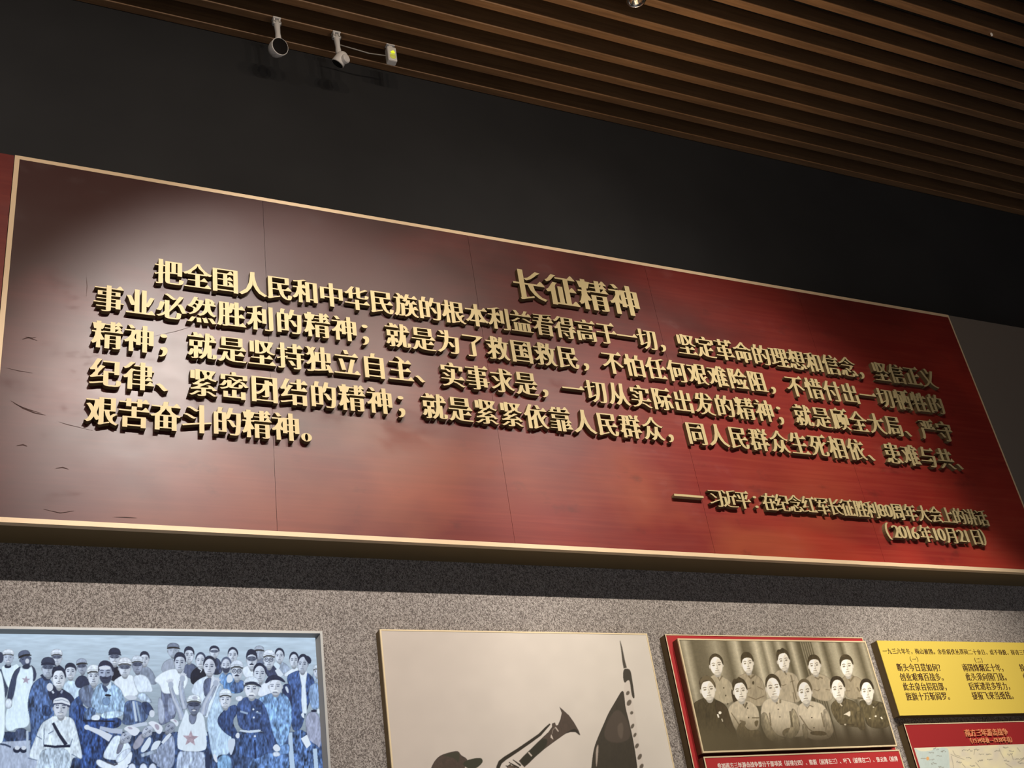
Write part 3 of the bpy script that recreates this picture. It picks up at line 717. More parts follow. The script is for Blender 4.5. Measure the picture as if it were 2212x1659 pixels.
    c.ell(*A((640, 620))[0], 7, 9, sk)
    head(c, A, 755, 500, 175, 265, skin=(210, 223, 240), top='tuft', dark=dk, ex=('smile',), hl=.3)
    c.line(A((670, 670), (690, 700)), 4, (205, 218, 238)); c.line(A((800, 660), (785, 700)), 4, (150, 165, 195))
    c.fill(A((860, 900), (960, 760), (1080, 700), (1080, 1700), (960, 1500)), (62, 92, 148), fold=.4)
    c.fill(B((40, 700), (90, 620), (200, 580), (260, 620), (240, 900), (130, 860)), (104, 122, 156), fold=.25)
    head(c, B, 250, 475, 160, 250, top='cap', topc=(208, 222, 240), dark=dk)
    # the bearded big man in a work shirt
    c.fill(B((0, 850), (120, 840), (240, 1000), (620, 1000), (600, 1140), (400, 1160), (440, 1300), (360, 1550), (240, 1720), (60, 1720), (0, 1100)), (48, 78, 138), fold=.55)
    c.fill(B((210, 860), (240, 680), (300, 590), (360, 560), (470, 540), (600, 640), (650, 760), (660, 900), (640, 990), (420, 960), (290, 960)), (142, 176, 214), fold=.32)
    c.fill(B((345, 590), (420, 540), (440, 660), (400, 700)), (60, 80, 120)); c.fill(B((400, 590), (470, 530), (480, 620), (440, 660)), pale)
    c.fill(B((395, 710), (475, 712), (475, 742), (395, 738)), blk); c.fill(B((365, 750), (470, 750), (460, 860), (360, 850)), (112, 146, 190), fold=.1)
    head(c, B, 405, 430, 195, 280, skin=(158, 174, 204), top='hair', dark=(36, 46, 78), ex=('beard', 'mous'), look=-.3, hl=.36)
    c.fill(B((318, 350), (465, 350), (470, 395), (318, 395)), (208, 220, 238))
    c.fill(B((120, 960), (180, 870), (280, 890), (280, 980), (220, 1040), (130, 1040)), (96, 128, 178), fold=.5)
    c.fill(B((330, 960), (480, 920), (640, 930), (640, 980), (520, 1020), (360, 1030)), (172, 202, 234), fold=.3)
    c.fill(B((205, 1030), (250, 970), (330, 975), (340, 1030), (280, 1065)), (206, 222, 242), fold=.08)
    c.line(B((110, 1050), (520, 1060)), 3, blk)
    # two men with light shirts beside him
    c.fill(B((640, 800), (800, 780), (940, 860), (960, 1040), (820, 1100), (600, 1110), (640, 980)), (78, 102, 146), fold=.35)
    c.line(B((760, 800), (800, 1060)), 5, (190, 210, 234)); c.line(B((800, 810), (850, 1060)), 4, (150, 175, 205))
    c.fill(B((480, 560), (600, 470), (700, 450), (780, 480), (800, 640), (840, 720), (700, 760), (640, 760), (600, 640)), (208, 224, 242), fold=.06)
    c.fill(B((740, 480), (850, 450), (940, 480), (1000, 600), (1020, 690), (900, 680), (820, 700)), (200, 218, 240), fold=.08)
    head(c, B, 650, 370, 165, 230, top='cap', topc=(208, 220, 238), dark=dk, ex=('shade',))
    head(c, B, 812, 335, 140, 210, skin=(150, 164, 192), top='cap', topc=(190, 206, 226), dark=dk, look=.3, ex=('shade',))
    c.fill(B((640, 740), (720, 720), (810, 740), (800, 780), (700, 790)), (196, 210, 230))
    c.fill(B((800, 720), (900, 680), (990, 780), (1010, 830), (920, 800), (850, 800)), (172, 196, 226), fold=.25)
    c.fill(B((840, 820), (950, 800), (1020, 900), (1030, 960), (940, 1000)), (52, 72, 114), fold=.3); c.ell(*B((1000, 960))[0], 6, 8, sk)
    # tall man bending in a white shirt and his dark-haired neighbour
    c.fill(C((80, 560), (160, 560), (170, 780), (120, 1100), (200, 1110), (380, 1000), (330, 700), (400, 540)), (108, 122, 158), fold=.25)
    c.fill(C((60, 540), (150, 440), (330, 370), (430, 420), (500, 470), (520, 560), (400, 740), (330, 700), (180, 710), (150, 580)), (212, 228, 246), fold=.04)
    c.fill(C((120, 720), (200, 800), (220, 1080), (130, 1100)), (166, 182, 212), fold=.1)
    c.fill(C((250, 740), (330, 760), (370, 900), (330, 1000), (250, 980)), (140, 156, 190), fold=.2)
    head(c, C, 408, 300, 150, 240, skin=(186, 200, 222), top='hair', dark=dk, look=-.25)
    c.fill(C((430, 420), (470, 380), (440, 460)), (180, 195, 220))
    c.fill(C((550, 660), (590, 560), (720, 480), (840, 460), (940, 560), (900, 700), (740, 1100), (690, 800), (560, 700)), (196, 216, 240), fold=.1)
    c.fill(C((700, 540), (800, 480), (840, 560), (780, 720), (720, 760)), (90, 104, 140), fold=.2)
    head(c, C, 788, 350, 165, 240, skin=(196, 208, 228), top='hairside', dark=dk, look=-.15)
    c.line(C((830, 470), (805, 700)), [4, 6], (208, 222, 242))
    c.fill(C((900, 540), (930, 440), (1010, 420), (1070, 470), (1070, 620), (960, 600)), (110, 150, 200), fold=.3)
    head(c, C, 1000, 335, 130, 200, skin=(190, 204, 226), top='bald', dark=dk, ex=('beard',), feat=.8, topc=(90, 106, 140))
    # child with both arms raised, white vest with a star
    for pts, w in ((((440, 1040), (400, 900), (340, 780), (300, 660), (290, 600)), [15, 13, 11, 9, 8]), (((480, 900), (440, 760), (420, 620), (430, 540)), [14, 13, 11, 9]), (((700, 980), (740, 820), (810, 700), (860, 600)), [15, 15, 12, 9])):
        c.line(C(*pts), w, (150, 166, 194), fold=.15); c.line([(x - 1.5, y) for x, y in C(*pts)], [v * .35 for v in w], (196, 208, 228), alpha=.7)
    for bx, by, dr in ((290, 590, -.2), (440, 510, .1), (870, 570, .35)):
        for t in (-.6, -.3, 0, .3, .6):
            X, Y = C((bx, by))[0]; c.line([(X, Y), (X + 13 * math.sin(dr + t), Y - 13 * math.cos(dr + t))], [3.6, 2.2], (198, 210, 230))
        c.ell(*C((bx, by))[0], 6, 7, (170, 186, 212))
    c.fill(C((470, 960), (480, 900), (510, 930), (540, 1080), (600, 1090), (630, 960), (660, 930), (720, 1000), (740, 1180), (760, 1410), (690, 1440), (560, 1460), (420, 1430), (370, 1400), (380, 1180), (430, 1060)), (212, 230, 248), fold=.03)
    c.fill(C((520, 980), (560, 960), (630, 960), (610, 1080), (560, 1105), (525, 1060)), (120, 134, 166), fold=.1)
    star(c, *C((545, 1280))[0], 18, (176, 158, 176), .05)
    head(c, C, 588, 850, 175, 230, skin=(120, 134, 164), top='cap', topc=(206, 222, 240), dark=(36, 46, 76), ex=('smile', 'shade'))
    c.ell(*C((600, 760))[0], 6, 4, (160, 168, 194), alpha=.7)
    c.fill(C((360, 1660), (380, 1450), (440, 1440), (690, 1450), (730, 1460), (750, 1900), (350, 1900)), (164, 184, 216), fold=.25)
    # three children leaning to the left
    c.fill(C((-20, 1500), (110, 1400), (240, 1300), (340, 1200), (350, 1650), (180, 1700)), (140, 158, 192), fold=.25)
    c.line(B((940, 1090), (850, 1100), (720, 1130)), [7, 8, 6], (190, 206, 230)); c.line(B((620, 1190), (480, 1180), (330, 1140)), [11, 10, 7], (176, 192, 220))
    c.line(B((470, 1280), (330, 1200), (200, 1150), (150, 1130)), [16, 12, 8, 9], (206, 220, 240)); c.ell(*B((165, 1135))[0], 6, 5.5, (210, 224, 242))
    c.fill(B((520, 1240), (600, 1240), (720, 1360), (740, 1420), (640, 1560), (520, 1560), (380, 1540), (370, 1480), (450, 1340)), (200, 220, 244), fold=.12)
    c.fill(B((580, 1320), (650, 1330), (600, 1460), (530, 1490)), (116, 124, 150), fold=.1)
    head(c, B, 672, 1260, 140, 190, skin=(170, 184, 208), top='none', dark=dk, tilt=.75, look=-.2)
    c.fill(B((630, 1160), (680, 1115), (760, 1120), (860, 1170), (800, 1250), (740, 1240), (690, 1190)), (214, 226, 244)); c.fill(B((680, 1130), (730, 1130), (760, 1160), (710, 1165)), (170, 170, 194))
    c.fill(B((740, 1370), (860, 1200), (910, 1250), (880, 1360), (780, 1440)), (150, 156, 180), fold=.06)
    c.fill(B((850, 1420), (930, 1300), (970, 1250), (1000, 1300), (950, 1420), (870, 1470)), (206, 224, 244))
    head(c, B, 950, 1180, 130, 190, skin=(176, 190, 214), top='none', dark=dk, tilt=.7, look=-.2)
    c.fill(B((940, 1080), (1000, 1050), (1080, 1080), (1150, 1140), (1110, 1230), (1060, 1210), (1010, 1130)), (216, 228, 246)); c.fill(C((80, 1095), (130, 1095), (150, 1150), (120, 1180), (85, 1130)), (168, 164, 188))
    head(c, C, 285, 1140, 130, 170, skin=(150, 164, 190), top='none', dark=dk, tilt=.6, look=-.2)
    c.fill(C((265, 1045), (330, 1020), (400, 1070), (370, 1140), (330, 1070)), (212, 226, 244)); c.fill(C((320, 1035), (360, 1040), (370, 1080), (335, 1060)), (176, 172, 196))
    c.fill(C((20, 1470), (60, 1330), (140, 1300), (170, 1320), (110, 1420), (40, 1490)), (208, 226, 246)); c.line(C((180, 1340), (250, 1260), (290, 1220)), [6, 8, 5], (206, 222, 242))
    c.fill(B((520, 1540), (640, 1420), (740, 1400), (720, 1500), (560, 1610)), (190, 208, 234), fold=.15)
    c.fill(B((270, 1600), (300, 1540), (360, 1560), (480, 1620), (640, 1560), (720, 1430), (760, 1480), (700, 1660), (560, 1720), (380, 1680)), (208, 224, 244), fold=.05)
    c.line(B((420, 1580), (520, 1620), (560, 1600)), 4, (80, 84, 104)); c.line(B((860, 1500), (1060, 1440)), 8, (150, 170, 198), fold=.2)
    for bx in (745, 890, 1010): c.fill(B((bx - 60, 1760), (bx - 50, 1630), (bx, 1590), (bx + 50, 1630), (bx + 55, 1760)), (196, 212, 236), fold=.06); c.line(B((bx - 55, 1620), (bx, 1585), (bx + 55, 1615)), 2, (50, 66, 100))
    # woman in a pale jacket on the right of the child
    c.fill(C((740, 1060), (830, 820), (920, 560), (960, 640), (930, 900), (1070, 1000), (1070, 1500), (900, 1480), (860, 1600), (800, 1420), (780, 1240)), (170, 200, 232), fold=.16)
    c.fill(C((880, 1500), (1070, 1480), (1070, 1760), (900, 1760)), (120, 165, 212), fold=.25)
    c.fill(C((830, 1480), (870, 1480), (900, 1600), (850, 1570)), (214, 228, 246)); c.fill(C((730, 1140), (770, 1250), (740, 1240)), pale)
    c.fill(C((740, 1450), (790, 1440), (800, 1700), (730, 1700)), (46, 62, 100))
    # middle of the right half
    c.fill(D((0, 620), (40, 460), (130, 420), (200, 520), (260, 560), (280, 700), (60, 700)), (82, 126, 182), fold=.35)
    c.fill(D((60, 580), (55, 480), (110, 440), (150, 540)), (204, 222, 242))
    c.fill(D((100, 620), (150, 540), (270, 520), (300, 620), (240, 700), (120, 680)), (74, 102, 152), fold=.4)
    head(c, D, 188, 410, 155, 240, top='cap', topc=(196, 212, 234), dark=dk, ex=('glass', 'mous'))
    c.fill(D((245, 400), (300, 340), (440, 340), (550, 320), (560, 420), (480, 500), (300, 520)), (206, 222, 242), fold=.05)
    head(c, D, 378, 265, 140, 245, top='hair', dark=dk, ex=('mous', 'shade', 'smile'), hl=.3)
    c.fill(D((540, 400), (560, 330), (660, 330), (720, 420), (760, 540), (600, 520)), (58, 70, 106), fold=.25)
    c.fill(D((655, 330), (690, 290), (750, 340), (720, 400), (690, 380)), pale); c.line(D((700, 390), (760, 480)), [10, 12], (210, 226, 244))
    head(c, D, 600, 265, 145, 220, top='cap', topc=(204, 218, 238), dark=dk, ex=('glass',))
    c.fill(D((440, 740), (470, 620), (560, 540), (680, 560), (720, 680), (560, 740)), (206, 220, 240), fold=.05)
    head(c, D, 480, 440, 165, 240, top='hairside', dark=dk, look=.15)
    # tall man with a scarf at the right
    c.fill(D((820, 480), (900, 430), (990, 400), (1100, 430), (1190, 520), (1180, 640), (1060, 1000), (1010, 1180), (880, 1180), (900, 860), (860, 640)), (62, 90, 146), fold=.45)
    c.line(D((1040, 420), (1045, 600), (1050, 800), (1060, 960)), [18, 9, 12, 10], (206, 224, 244), fold=.06)
    c.fill(D((1005, 440), (1060, 430), (1095, 410), (1080, 480), (1040, 500)), (218, 232, 248))
    head(c, D, 1035, 320, 140, 230, skin=(184, 198, 220), top='hairside', dark=dk, look=-.3, tilt=.05)
    c.fill(D((1040, 215), (1110, 215), (1150, 270), (1130, 330), (1090, 300)), dk)
    c.fill(D((760, 600), (860, 560), (890, 700), (900, 1160), (780, 760)), (46, 62, 106), fold=.3); c.fill(D((800, 610), (840, 610), (860, 700), (830, 690)), (196, 214, 238))
    c.fill(D((1100, 640), (1160, 570), (1250, 560), (1260, 900), (1140, 920)), (126, 158, 202), fold=.25)
    c.fill(D((1060, 940), (1260, 930), (1280, 1400), (1180, 1420), (1080, 1250)), (150, 160, 190), fold=.15)
    c.fill(D((1140, 910), (1215, 910), (1215, 940), (1140, 940)), (36, 44, 74)); c.fill(D((1215, 900), (1255, 900), (1255, 960), (1220, 960)), (210, 226, 244))
    c.fill(D((880, 1180), (1060, 1160), (1100, 1300), (1280, 1400), (1290, 1760), (860, 1760)), (74, 104, 156), fold=.6)
    c.line(D((875, 1200), (880, 1400), (905, 1700)), [8, 10, 11], (178, 206, 236)); c.line(D((1190, 1410), (1210, 1700)), 9, (178, 206, 236))
    c.fill(D((1010, 1280), (1090, 1230), (1140, 1355), (1085, 1410)), (220, 234, 250), smooth=False)
    c.fill(D((1010, 960), (1050, 940), (1060, 1030), (1020, 1000)), (214, 230, 248))
    # old man with a beret and long blue coat
    c.fill(D((430, 780), (560, 720), (640, 690), (760, 680), (860, 760), (900, 900), (890, 1120), (820, 1330), (760, 1410), (680, 1300), (600, 1080), (520, 880)), (112, 152, 204), fold=.4)
    c.fill(D((600, 1480), (860, 1300), (870, 1480), (780, 1480)), (98, 136, 190), fold=.3)
    c.fill(D((380, 1500), (600, 1460), (760, 1480), (860, 1480), (860, 1760), (300, 1760)), (84, 118, 172), fold=.5)
    head(c, D, 685, 605, 185, 230, skin=(206, 218, 236), top='none', dark=(60, 74, 108), ex=('white_mous',), look=-.3)
    c.fill(D((540, 570), (590, 480), (680, 455), (770, 500), (820, 560), (790, 560), (720, 525), (620, 530), (580, 570)), (42, 52, 86), fine=.08)
    # man with a cap, moustache and belted uniform in front
    c.fill(D((190, 820), (290, 740), (400, 760), (480, 780), (560, 860), (640, 1180), (700, 1380), (620, 1440), (560, 1400), (560, 1200), (470, 1180), (220, 1180), (180, 960)), (62, 88, 142), fold=.4)
    c.fill(D((-60, 1000), (60, 880), (190, 830), (200, 960), (120, 1060), (220, 1240), (180, 1290), (40, 1220), (-60, 1100)), (52, 76, 126), fold=.4)
    c.fill(D((240, 1200), (480, 1190), (560, 1230), (620, 1450), (480, 1520), (420, 1540), (210, 1500), (230, 1340)), (66, 96, 152), fold=.45)
    c.fill(D((220, 1165), (340, 1180), (500, 1160), (490, 1195), (350, 1210), (230, 1190)), (196, 216, 240))
    for u, v in ((400, 905), (405, 1010), (420, 1250), (450, 940)): c.ell(*D((u, v))[0], 2.2, 2.2, (214, 228, 246))
    c.line(D((420, 1300), (425, 1540)), 3, (34, 50, 90)); c.line(D((230, 930), (330, 960)), 4, (150, 178, 216)); c.line(D((430, 940), (500, 960)), 3, (130, 160, 204))
    c.fill(D((160, 1250), (200, 1190), (230, 1230), (210, 1290)), (210, 224, 242))
    c.fill(D((160, 760), (200, 730), (280, 730), (250, 800), (180, 800)), (206, 220, 240), fold=.1)
    head(c, D, 375, 635, 190, 260, skin=(208, 220, 238), top='cap', topc=(196, 212, 232), dark=(50, 62, 98), ex=('white_mous',))
    c.fill(D((280, 570), (400, 540), (490, 590), (510, 630), (470, 610), (400, 570), (300, 590)), (40, 50, 82))
    head(c, C, 992, 775, 150, 230, skin=(204, 217, 236), top='cap', topc=(204, 220, 240), dark=(58, 72, 108), ex=('smile',))
    c.fill(D((640, 1390), (700, 1340), (750, 1400), (740, 1440), (680, 1450)), (214, 228, 246)); c.fill(D((640, 1460), (720, 1440), (760, 1500), (660, 1520)), (196, 212, 236), fold=.1)
    c.fill(D((60, 1310), (130, 1270), (180, 1300), (130, 1480), (100, 1500)), (196, 214, 238))
    # boy in light uniform in front at the left
    c.fill(A((350, 1540), (450, 1280), (530, 1080), (620, 1030), (700, 980), (840, 990), (940, 1020), (980, 1140), (1060, 1480), (1050, 1560), (930, 1500), (900, 1720), (420, 1720), (500, 1560)), (196, 214, 232), fold=.14)
    c.fill(A((520, 1440), (620, 1400), (880, 1400), (910, 1600), (880, 1760), (440, 1760), (500, 1560)), (176, 198, 222), fold=.26)
    c.line(A((680, 1080), (760, 1230), (850, 1360)), [6, 7, 8], (36, 46, 76)); c.line(A((560, 1370), (700, 1385), (900, 1375)), [5, 5, 6], (36, 46, 76))
    c.fill(A((665, 980), (710, 1030), (760, 1040), (700, 1060), (670, 1040)), (224, 236, 248)); c.fill(A((830, 980), (790, 1030), (840, 1050), (860, 1020)), (224, 236, 248))
    for q in (((570, 1150), (560, 1360)), ((620, 1220), (690, 1180)), ((930, 1280), (900, 1380)), ((460, 1240), (540, 1290)), ((360, 1530), (480, 1560)), ((920, 1480), (1040, 1550))): c.line(A(*q), 2, (96, 116, 150), alpha=.8)
    head(c, A, 778, 880, 195, 270, skin=(196, 208, 226), top='none', dark=(48, 60, 92), ex=('smile',))
    c.fill(A((680, 830), (690, 770), (790, 745), (880, 780), (905, 850), (890, 862), (800, 830), (700, 840)), (214, 226, 242)); c.line(A((685, 838), (790, 828), (895, 862)), 3, (60, 72, 106)); c.line(A((700, 795), (800, 780), (880, 815)), 1.6, (140, 156, 184))
    g = c.a.mean(2, keepdims=True); c.a = np.clip(g + (c.a - g) * 0.84, 0, 1) ** 1.12
    return c
def star(c, x, y, r, col, rot=0.0):
    pts = []
    for k in range(10):
        a = -math.pi / 2 + rot + k * math.pi / 5; q = r if k % 2 == 0 else r * 0.42
        pts.append((x + q * math.cos(a), y + q * math.sin(a)))
    c.fill(pts, col, smooth=False, fine=.08)

# ---- 2. the bugler
def paint_bugler():
    c = Canvas(800, 1350, 1470, 1720, 2.0, 5)
    G, Hh, I = crop(1060, 1500, 9.217), crop(1260, 1370, 5.741), crop(900, 1580, 8.508)
    xx = np.linspace(0, 1, c.w)[None, :, None]; c.a[:] = np.array((203, 191, 179)) / 255. * (1 - xx) + np.array((219, 211, 199)) / 255. * xx
    c.a *= (1 + 0.012 * c.fbm([(60, 1), (25, .7)]))[..., None]
    dk, br, gr, gl = (50, 44, 34), (76, 64, 55), (60, 60, 46), (198, 186, 172)
    c.fill(I((240, 760), (270, 660), (330, 540), (440, 430), (700, 360), (770, 362), (815, 440), (900, 480), (940, 530), (880, 640), (900, 760)), br, fine=.05, fold=.05)
    c.fill(I((450, 440), (740, 366), (800, 420), (760, 600), (720, 500), (560, 460)), (66, 64, 50), soft=4)
    c.fill(I((840, 590), (930, 520), (1180, 475), (1222, 540), (1190, 600), (1080, 690), (960, 690), (880, 640)), gr)
    c.fill(I((560, 700), (700, 640), (900, 700), (900, 1200), (500, 1200)), (80, 70, 60), soft=3)
    # bugle
    c.fill(G((1370, 250), (1440, 310), (1560, 420), (1660, 560), (1750, 720), (1785, 815), (1750, 800), (1690, 750), (1590, 750), (1490, 780), (1380, 860), (1240, 960), (1040, 1110), (880, 1250), (760, 1370), (670, 1450), (560, 1325), (720, 1170), (770, 1120), (900, 990), (1020, 870), (1150, 750), (1220, 650), (1220, 580), (1280, 560), (1300, 620), (1340, 610), (1390, 490), (1415, 370)), br, fold=.06, smooth=False)
    c.fill(G((770, 1120), (1020, 870), (1150, 900), (1080, 1080), (850, 1260), (670, 1450), (560, 1325)), (52, 50, 38), soft=8)
    c.fill(G((1400, 840), (1560, 740), (1690, 740), (1785, 815), (1700, 680), (1600, 700)), (46, 42, 34), soft=4)
    c.line(G((1285, 650), (1350, 740)), 2.6, gl); c.line(G((1290, 655), (1240, 700), (1220, 790)), 1.6, (140, 128, 116)); c.line(G((1205, 800), (1210, 850), (1245, 895)), [1.5, 4.5, 1], gl); c.line(G((750, 1150), (820, 1230)), 3.2, gl)
    c.line(G((1180, 590), (1080, 690), (980, 800), (800, 930), (540, 1110), (290, 1270), (190, 1350), (150, 1440), (140, 1600)), [3, 5, 6, 6.5, 7, 8, 8.5, 8, 8], dk, soft=2)
    for a, b, w in (((440, 1300), (600, 1420), 4), ((360, 1350), (560, 1470), 5), ((300, 1420), (520, 1520), 8), ((320, 1440), (400, 1400), 4)): c.line(G(a, b), [1.5, w], dk)
    c.fill(G((300, 1440), (420, 1400), (640, 1520), (640, 2000), (300, 2000)), (92, 78, 66), fold=.3)
    # flag and lance
    c.fill(Hh((492, 670), (515, 800), (520, 900), (560, 1050), (610, 1260), (660, 1560), (680, 1760), (90, 1760), (110, 1560), (130, 1420), (180, 1280), (260, 1100), (310, 980), (400, 830)), (62, 56, 46), fold=.04)
    c.fill(Hh((300, 1060), (430, 900), (560, 1080), (600, 1300), (420, 1360), (240, 1300)), (82, 72, 62), soft=10); c.fill(Hh((420, 1120), (500, 1080), (490, 1320), (430, 1260)), (104, 92, 80), soft=9, alpha=.8)
    c.fill(Hh((150, 1440), (190, 1340), (185, 1500), (160, 1700)), (176, 162, 148), soft=3)
    c.line(Hh((455, 80), (475, 170), (500, 330), (520, 420)), [1, 3, 5.5, 7], (74, 68, 58), soft=3)
    c.fill(Hh((505, 430), (550, 424), (588, 450), (605, 560), (630, 720), (638, 800), (610, 790), (590, 700), (575, 570), (545, 572), (515, 612), (495, 560), (492, 480)), (66, 60, 50))
    c.fill(Hh((497, 640), (545, 575), (578, 570), (600, 780), (640, 980), (690, 1330), (760, 1660), (690, 1660), (640, 1400), (560, 1040), (520, 880)), (212, 202, 190), soft=2)
    for u, v, a, b in ((552, 730, 20, 28), (568, 850, 26, 40), (600, 975, 18, 22), (610, 1140, 18, 34), (640, 1250, 16, 30), (665, 1385, 20, 34), (700, 1520, 22, 40), (722, 1640, 22, 36)):
        c.ell(*Hh((u, v))[0], a / 5.741, b / 5.741, (104, 94, 82), ang=.5, soft=2)
    return c

# ---- 3. the group photograph: five standing, six seated before a curtain
def paint_group():
    c = Canvas(1455, 1365, 1965, 1660, 2.0, 9)
    E, F = crop(1460, 1370, 6.379), crop(1680, 1370, 6.381)
    Y, X = np.mgrid[0:c.h, 0:c.w]; X = X / c.k + c.x0; Y = Y / c.k + c.y0
    xl = 1464 + (Y - 1377) * .2095; xr = 1870.4 + (Y - 1388) * .2995; u = np.clip((X - xl) / (xr - xl), 0, 1)
    r = np.random.default_rng(4); kk = np.sort(r.random(46)); kv = r.random(46)
    kk = np.concatenate([[0, .03, .07, .13, .19, .25, .30, .335, .37, .405, .44, .46, .50, .53, .57, .60, .63], np.linspace(.645, .71, 12), [.74, .77, .80, .83, .86, .885, .92, .95, .98, 1]])
    kv = np.concatenate([[.35, .75, .25, .30, .62, .25, .85, .22, .35, .90, .40, .88, .3, .8, .2, .85, .25], np.tile([.15, .55], 6), [.75, .2, .6, .7, .2, .75, .55, .2, .65, .35]])
    t = np.interp(u, kk, kv)[..., None]
    c.a[:] = np.array((66, 58, 38)) / 255. * (1 - t) + np.array((214, 204, 174)) / 255. * t
    c.a *= (1.02 - .45 * np.clip((Y - 1480) / 200, 0, 1))[..., None]
    c.a *= (1 + .03 * c.fine)[..., None]
    face, face2 = (240, 231, 210), (226, 214, 186); dk = (74, 64, 44); blk = (54, 46, 32)
    lt, lt2, md, mdd, drk = (214, 203, 176), (166, 155, 128), (164, 151, 122), (116, 104, 76), (82, 72, 50)
    def ed(k, pts, w=1.6, col=(104, 92, 68), al=.7): c.line(k(*pts), w, col, alpha=al)
    def H_(k, x, y, w, h, top='hairside', sk=face, **kw): head(c, k, x, y, w * 1.06, h * 1.08, skin=sk, dark=kw.pop('dark', dk), top=top, tilt=kw.pop('tilt', -.14), look=kw.pop('look', .15), feat=.85, **kw)
    # standing row
    c.fill(E((440, 700), (460, 600), (520, 550), (620, 570), (760, 640), (800, 800), (800, 960), (560, 960)), lt2, fold=.08)
    for v in (740, 845, 960): c.ell(*E((660 + (v - 740) * .25, v))[0], 1.3, 2, dk)
    H_(E, 555, 420, 180, 260); ed(E, ((580, 590), (600, 640), (640, 570)), 3)
    c.fill(E((830, 640), (860, 580), (960, 530), (1060, 540), (1180, 600), (1240, 760), (1260, 1000), (960, 980), (900, 760)), (154, 142, 116), fold=.1)
    H_(E, 985, 395, 160, 260, top='hair', hl=.3); ed(E, ((1000, 570), (1030, 610), (1090, 560)), 4); ed(E, ((960, 760), (1040, 740))); ed(E, ((1120, 720), (1200, 760))); ed(E, ((1000, 860), (1100, 900), (1220, 850)), 2)
    c.ell(*E((1065, 670))[0], 2, 4, dk)
    c.fill(F((-80, 560), (20, 480), (120, 510), (240, 540), (300, 640), (340, 900), (240, 960), (0, 900), (-80, 760)), (170, 158, 132), fold=.08)
    H_(F, 78, 360, 165, 260, top='tuft', hl=.3); ed(F, ((30, 690), (70, 710), (120, 690))); ed(F, ((170, 660), (230, 640))); ed(F, ((90, 510), (120, 560)), 3); ed(F, ((210, 800), (240, 960)), 2); ed(F, ((180, 560), (260, 900)), 2.5)
    c.fill(F((370, 640), (400, 590), (500, 540), (620, 550), (740, 620), (760, 760), (760, 940), (500, 900), (400, 760)), (162, 150, 124), fold=.07)
    H_(F, 505, 425, 165, 250, top='hair', look=-.05); ed(F, ((510, 590), (560, 620), (580, 590), (620, 610)), 3); ed(F, ((500, 760), (550, 780), (580, 760))); ed(F, ((660, 760), (720, 770)))
    c.fill(F((870, 620), (940, 560), (1060, 570), (1160, 620), (1200, 760), (1220, 900), (960, 900), (900, 760)), (148, 136, 110), fold=.07)
    H_(F, 950, 435, 170, 270, top='hair', look=0); ed(F, ((980, 620), (1000, 650), (1050, 580)), 4); ed(F, ((940, 780), (1000, 780))); ed(F, ((1090, 730), (1130, 790)), 3); ed(F, ((1100, 880), (1220, 890)), 4, (80, 70, 48))
    # seated row
    c.fill(E((760, 740), (800, 800), (860, 900), (800, 960), (770, 860)), (70, 60, 42))
    c.fill(E((220, 960), (360, 880), (450, 880), (560, 900), (700, 980), (760, 1160), (860, 1420), (860, 1620), (340, 1620), (250, 1080)), (76, 67, 47), fold=.14)
    c.fill(E((530, 960), (560, 900), (700, 980), (780, 1200), (840, 1420), (700, 1300), (560, 1100)), (72, 62, 44), fold=.1)
    ed(E, ((370, 900), (430, 1000), (470, 920)), 2.4, (64, 56, 40)); c.ell(*E((608, 1082))[0], 3.2, 3.2, (238, 230, 210)); c.line(E((575, 1100), (590, 1150)), 3.4, (238, 230, 210)); c.line(E((632, 1165), (645, 1205)), 2.4, (226, 216, 190))
    H_(E, 440, 755, 200, 285, top='tuft', topc=(92, 80, 58), tilt=-.16, hl=.42)
    c.fill(E((330, 690), (340, 620), (400, 560), (500, 600), (540, 720), (520, 700), (460, 630), (390, 630)), (112, 100, 74), soft=2, alpha=.9)
    c.fill(E((710, 1000), (840, 910), (960, 900), (1080, 950), (1150, 1060), (1160, 1300), (1060, 1340), (900, 1320), (820, 1340), (740, 1120)), (182, 170, 143), fold=.09)
    c.fill(E((820, 1340), (900, 1180), (1000, 1340), (1160, 1300), (1200, 1500), (900, 1460)), (112, 100, 74), fold=.25)
    ed(E, ((760, 1080), (830, 1180), (900, 1300)), 2); ed(E, ((930, 960), (950, 1010), (980, 940)), 4.5, (70, 60, 42)); ed(E, ((880, 1190), (960, 1210)), 3); ed(E, ((1050, 1150), (1150, 1150)), 3); c.fill(E((880, 1190), (980, 1210), (930, 1290)), (120, 108, 82)); c.fill(E((1070, 1200), (1150, 1180), (1110, 1300)), (110, 98, 72))
    for v in (1020, 1150): c.ell(*E((990 + (v - 1020) * .1, v))[0], 1.3, 1.8, dk)
    H_(E, 885, 775, 185, 280, top='tuft', look=.1)
    c.fill(E((1165, 1060), (1200, 920), (1330, 860), (1460, 900), (1700, 960), (1800, 1150), (1860, 1380), (1700, 1420), (1420, 1420), (1180, 1260)), (194, 182, 155), fold=.06)
    c.fill(E((1160, 1100), (1250, 1060), (1300, 1260), (1400, 1400), (1540, 1440), (1300, 1500), (1180, 1300)), (152, 141, 114), fold=.22)
    c.fill(E((1460, 1330), (1560, 1280), (1700, 1320), (1640, 1420), (1480, 1420)), (118, 106, 80), soft=3, fold=.1)
    c.fill(F((180, 1000), (260, 1060), (330, 1300), (200, 1460), (60, 1400), (190, 1300)), (152, 141, 114), fold=.24)
    ed(E, ((1290, 1080), (1310, 1260)), 3); ed(F, ((170, 1060), (200, 1280)), 4, (88, 78, 56)); ed(E, ((1380, 930), (1400, 960)), 4); ed(E, ((1440, 900), (1440, 950)), 4)
